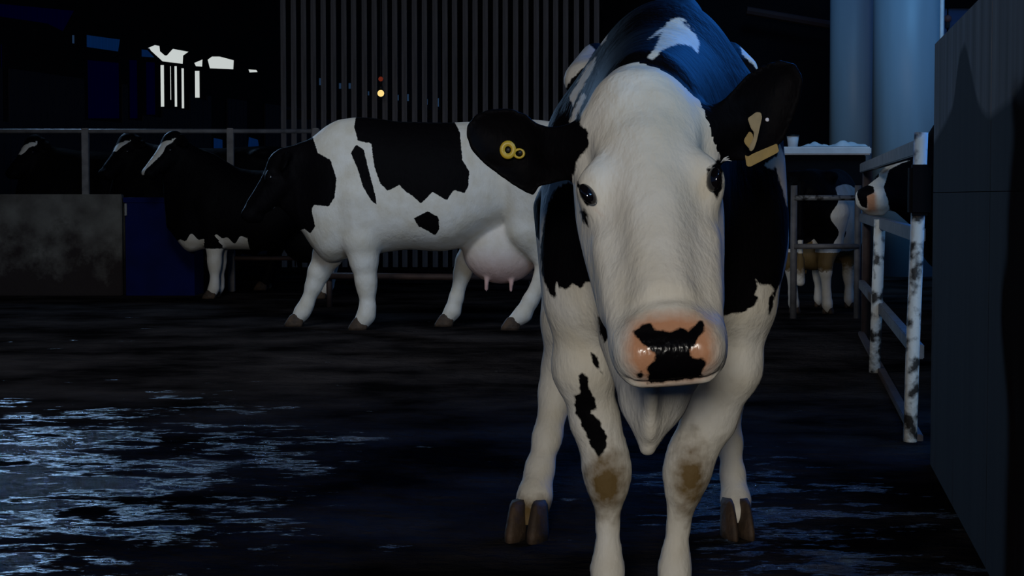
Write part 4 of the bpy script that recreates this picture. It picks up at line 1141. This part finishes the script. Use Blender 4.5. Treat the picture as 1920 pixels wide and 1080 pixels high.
# ---- ledge with crumpled sheets, dark housing below
YL = 17.6
lx0, lx1 = at(1440, 280, YL)[0], at(1634, 280, YL)[0]
zt = at(1550, 275, YL)[2]; zb_ = at(1550, 290, YL)[2]
lg = empty('feed_bunker', ((lx0 + lx1) / 2, YL + 0.4, 0)); tag(lg, 'dark feed bunker with a pale slab top behind the rear-facing cow', 'bunker')
w2 = (lx1 - lx0) / 2
mesh_ob('slab', box_bm(-w2, w2, -0.4, 0.45, zb_, zt, 0.012), M_slab, lg)
mesh_ob('housing', box_bm(-w2 + 0.04, w2 - 0.04, -0.34, 0.42, 0, zb_, 0.01), M_dark, lg)
def crumple(cx, cy, z, lx_, ly_, hgt, seed):
    r = np.random.default_rng(seed); bm = bmesh.new(); n, mN = 18, 10; vs = []
    for i in range(n + 1):
        for j in range(mN + 1):
            u, v = i / n, j / mN
            e = (math.sin(math.pi * u) * math.sin(math.pi * v)) ** 0.5
            zz = hgt * e * (0.55 + 0.45 * math.sin(u * 9 + seed) * math.cos(v * 5 + seed)) + r.uniform(0, 0.006) * e
            vs.append(bm.verts.new((cx + (u - .5) * lx_, cy + (v - .5) * ly_, z + max(zz, 0.004))))
    for i in range(n):
        for j in range(mN):
            a = i * (mN + 1) + j; bm.faces.new((vs[a], vs[a + mN + 1], vs[a + mN + 2], vs[a + 1]))
    bot = [bm.verts.new((cx + (i - .5) * lx_, cy + (j - .5) * ly_, z + 0.001)) for i, j in ((0, 0), (1, 0), (1, 1), (0, 1))]
    bm.faces.new(bot[::-1])
    return bm
for (pa, pb, hg_, sd_, lab) in ((1508, 1560, 0.055, 3, 'small crumpled pale sheet on the slab left of the larger one'), (1562, 1632, 0.075, 5, 'larger crumpled pale sheet at the right end of the slab')):
    xa, xb = at(pa, 270, YL)[0], at(pb, 270, YL)[0]
    o = mesh_ob('plastic_sheet', crumple(0, 0, 0, xb - xa, 0.34, hg_, sd_), M_cloth, None, True, ((xa + xb) / 2, YL + 0.22, zt))
    tag(o, lab, 'sheet', 'crumpled sheets on the slab')
# small pale tub standing at the ear edge
xc = at(1492, 255, YL)[0]
tb = empty('bucket', (xc, YL + 0.18, zt)); tag(tb, 'small grey bucket standing at the left of the slab', 'bucket')
mesh_ob('tub', tube_bm([(0, 0, 0.0), (0, 0, 0.11)], [0.045, 0.058], 16), M_slab, tb, True)
mesh_ob('rim', tube_bm([(0, 0, 0.102), (0, 0, 0.115)], [0.062, 0.062], 16), M_blackp, tb, True)

# ---- two silos in the yard
def silo(pxa, pxb, Y, label):
    a, b = at(pxa, 150, Y)[0], at(pxb, 150, Y)[0]; r = (b - a) / 2
    o = empty('silo', ((a + b) / 2, Y, 0)); tag(o, label, 'silo')
    mesh_ob('shell', tube_bm([(0, 0, 0.0), (0, 0, 4.6)], r, 48), M_silo, o, True)
    mesh_ob('dome', tube_bm([(0, 0, 4.6), (0, 0, 4.6 + r * .4), (0, 0, 4.6 + r * .7)], [r, r * .7, r * .15], 48), M_silo, o, True)
    return o
silo(1556, 1646, 23.6, 'narrower pale blue silo behind the slab, left of the pair')
silo(1637, 1768, 21.6, 'wider pale blue silo beside the dark right wall, right of the pair')
# pale post, blue shed wall and lamp beyond the wall
x = at(1766, 30, 20.4)[0]
o = mesh_ob('yard_post', tube_bm([(x, 20.4, 0), (x, 20.4, 4.2)], 0.022, 12), M_cloth, None, True); tag(o, 'thin pale post standing right of the wider silo', 'post')
sh = empty('shed', (9.0, 34.0, 0)); tag(sh, 'blue clad shed far behind the right wall', 'shed')
for i in range(14):
    mesh_ob('panel', box_bm(-2.6 + i * 0.5, -2.6 + i * 0.5 + 0.47, -0.03 + (i % 2) * 0.012, 0.03, 0, 4.3, 0.006), M_clad_blue, sh)
mesh_ob('wall', box_bm(-2.6, 4.4, 0.04, 2.5, 0, 4.25), M_dark, sh)
mesh_ob('fascia', box_bm(-2.7, 4.5, -0.15, 2.6, 4.3, 4.55), M_dark, sh)
q = at(1777, 35, 33.9)
wlm = empty('wall_lamp', (q[0], 33.9, q[2])); tag(wlm, 'round salmon coloured lamp on the blue shed', 'lamp')
bm = bmesh.new(); bmesh.ops.create_uvsphere(bm, u_segments=16, v_segments=10, radius=0.07); mesh_ob('globe', bm, M_salmon, wlm, True)
mesh_ob('bracket', box_bm(-0.035, 0.035, -0.03, 0.06, -0.17, -0.06, 0.008), M_blackp, wlm)
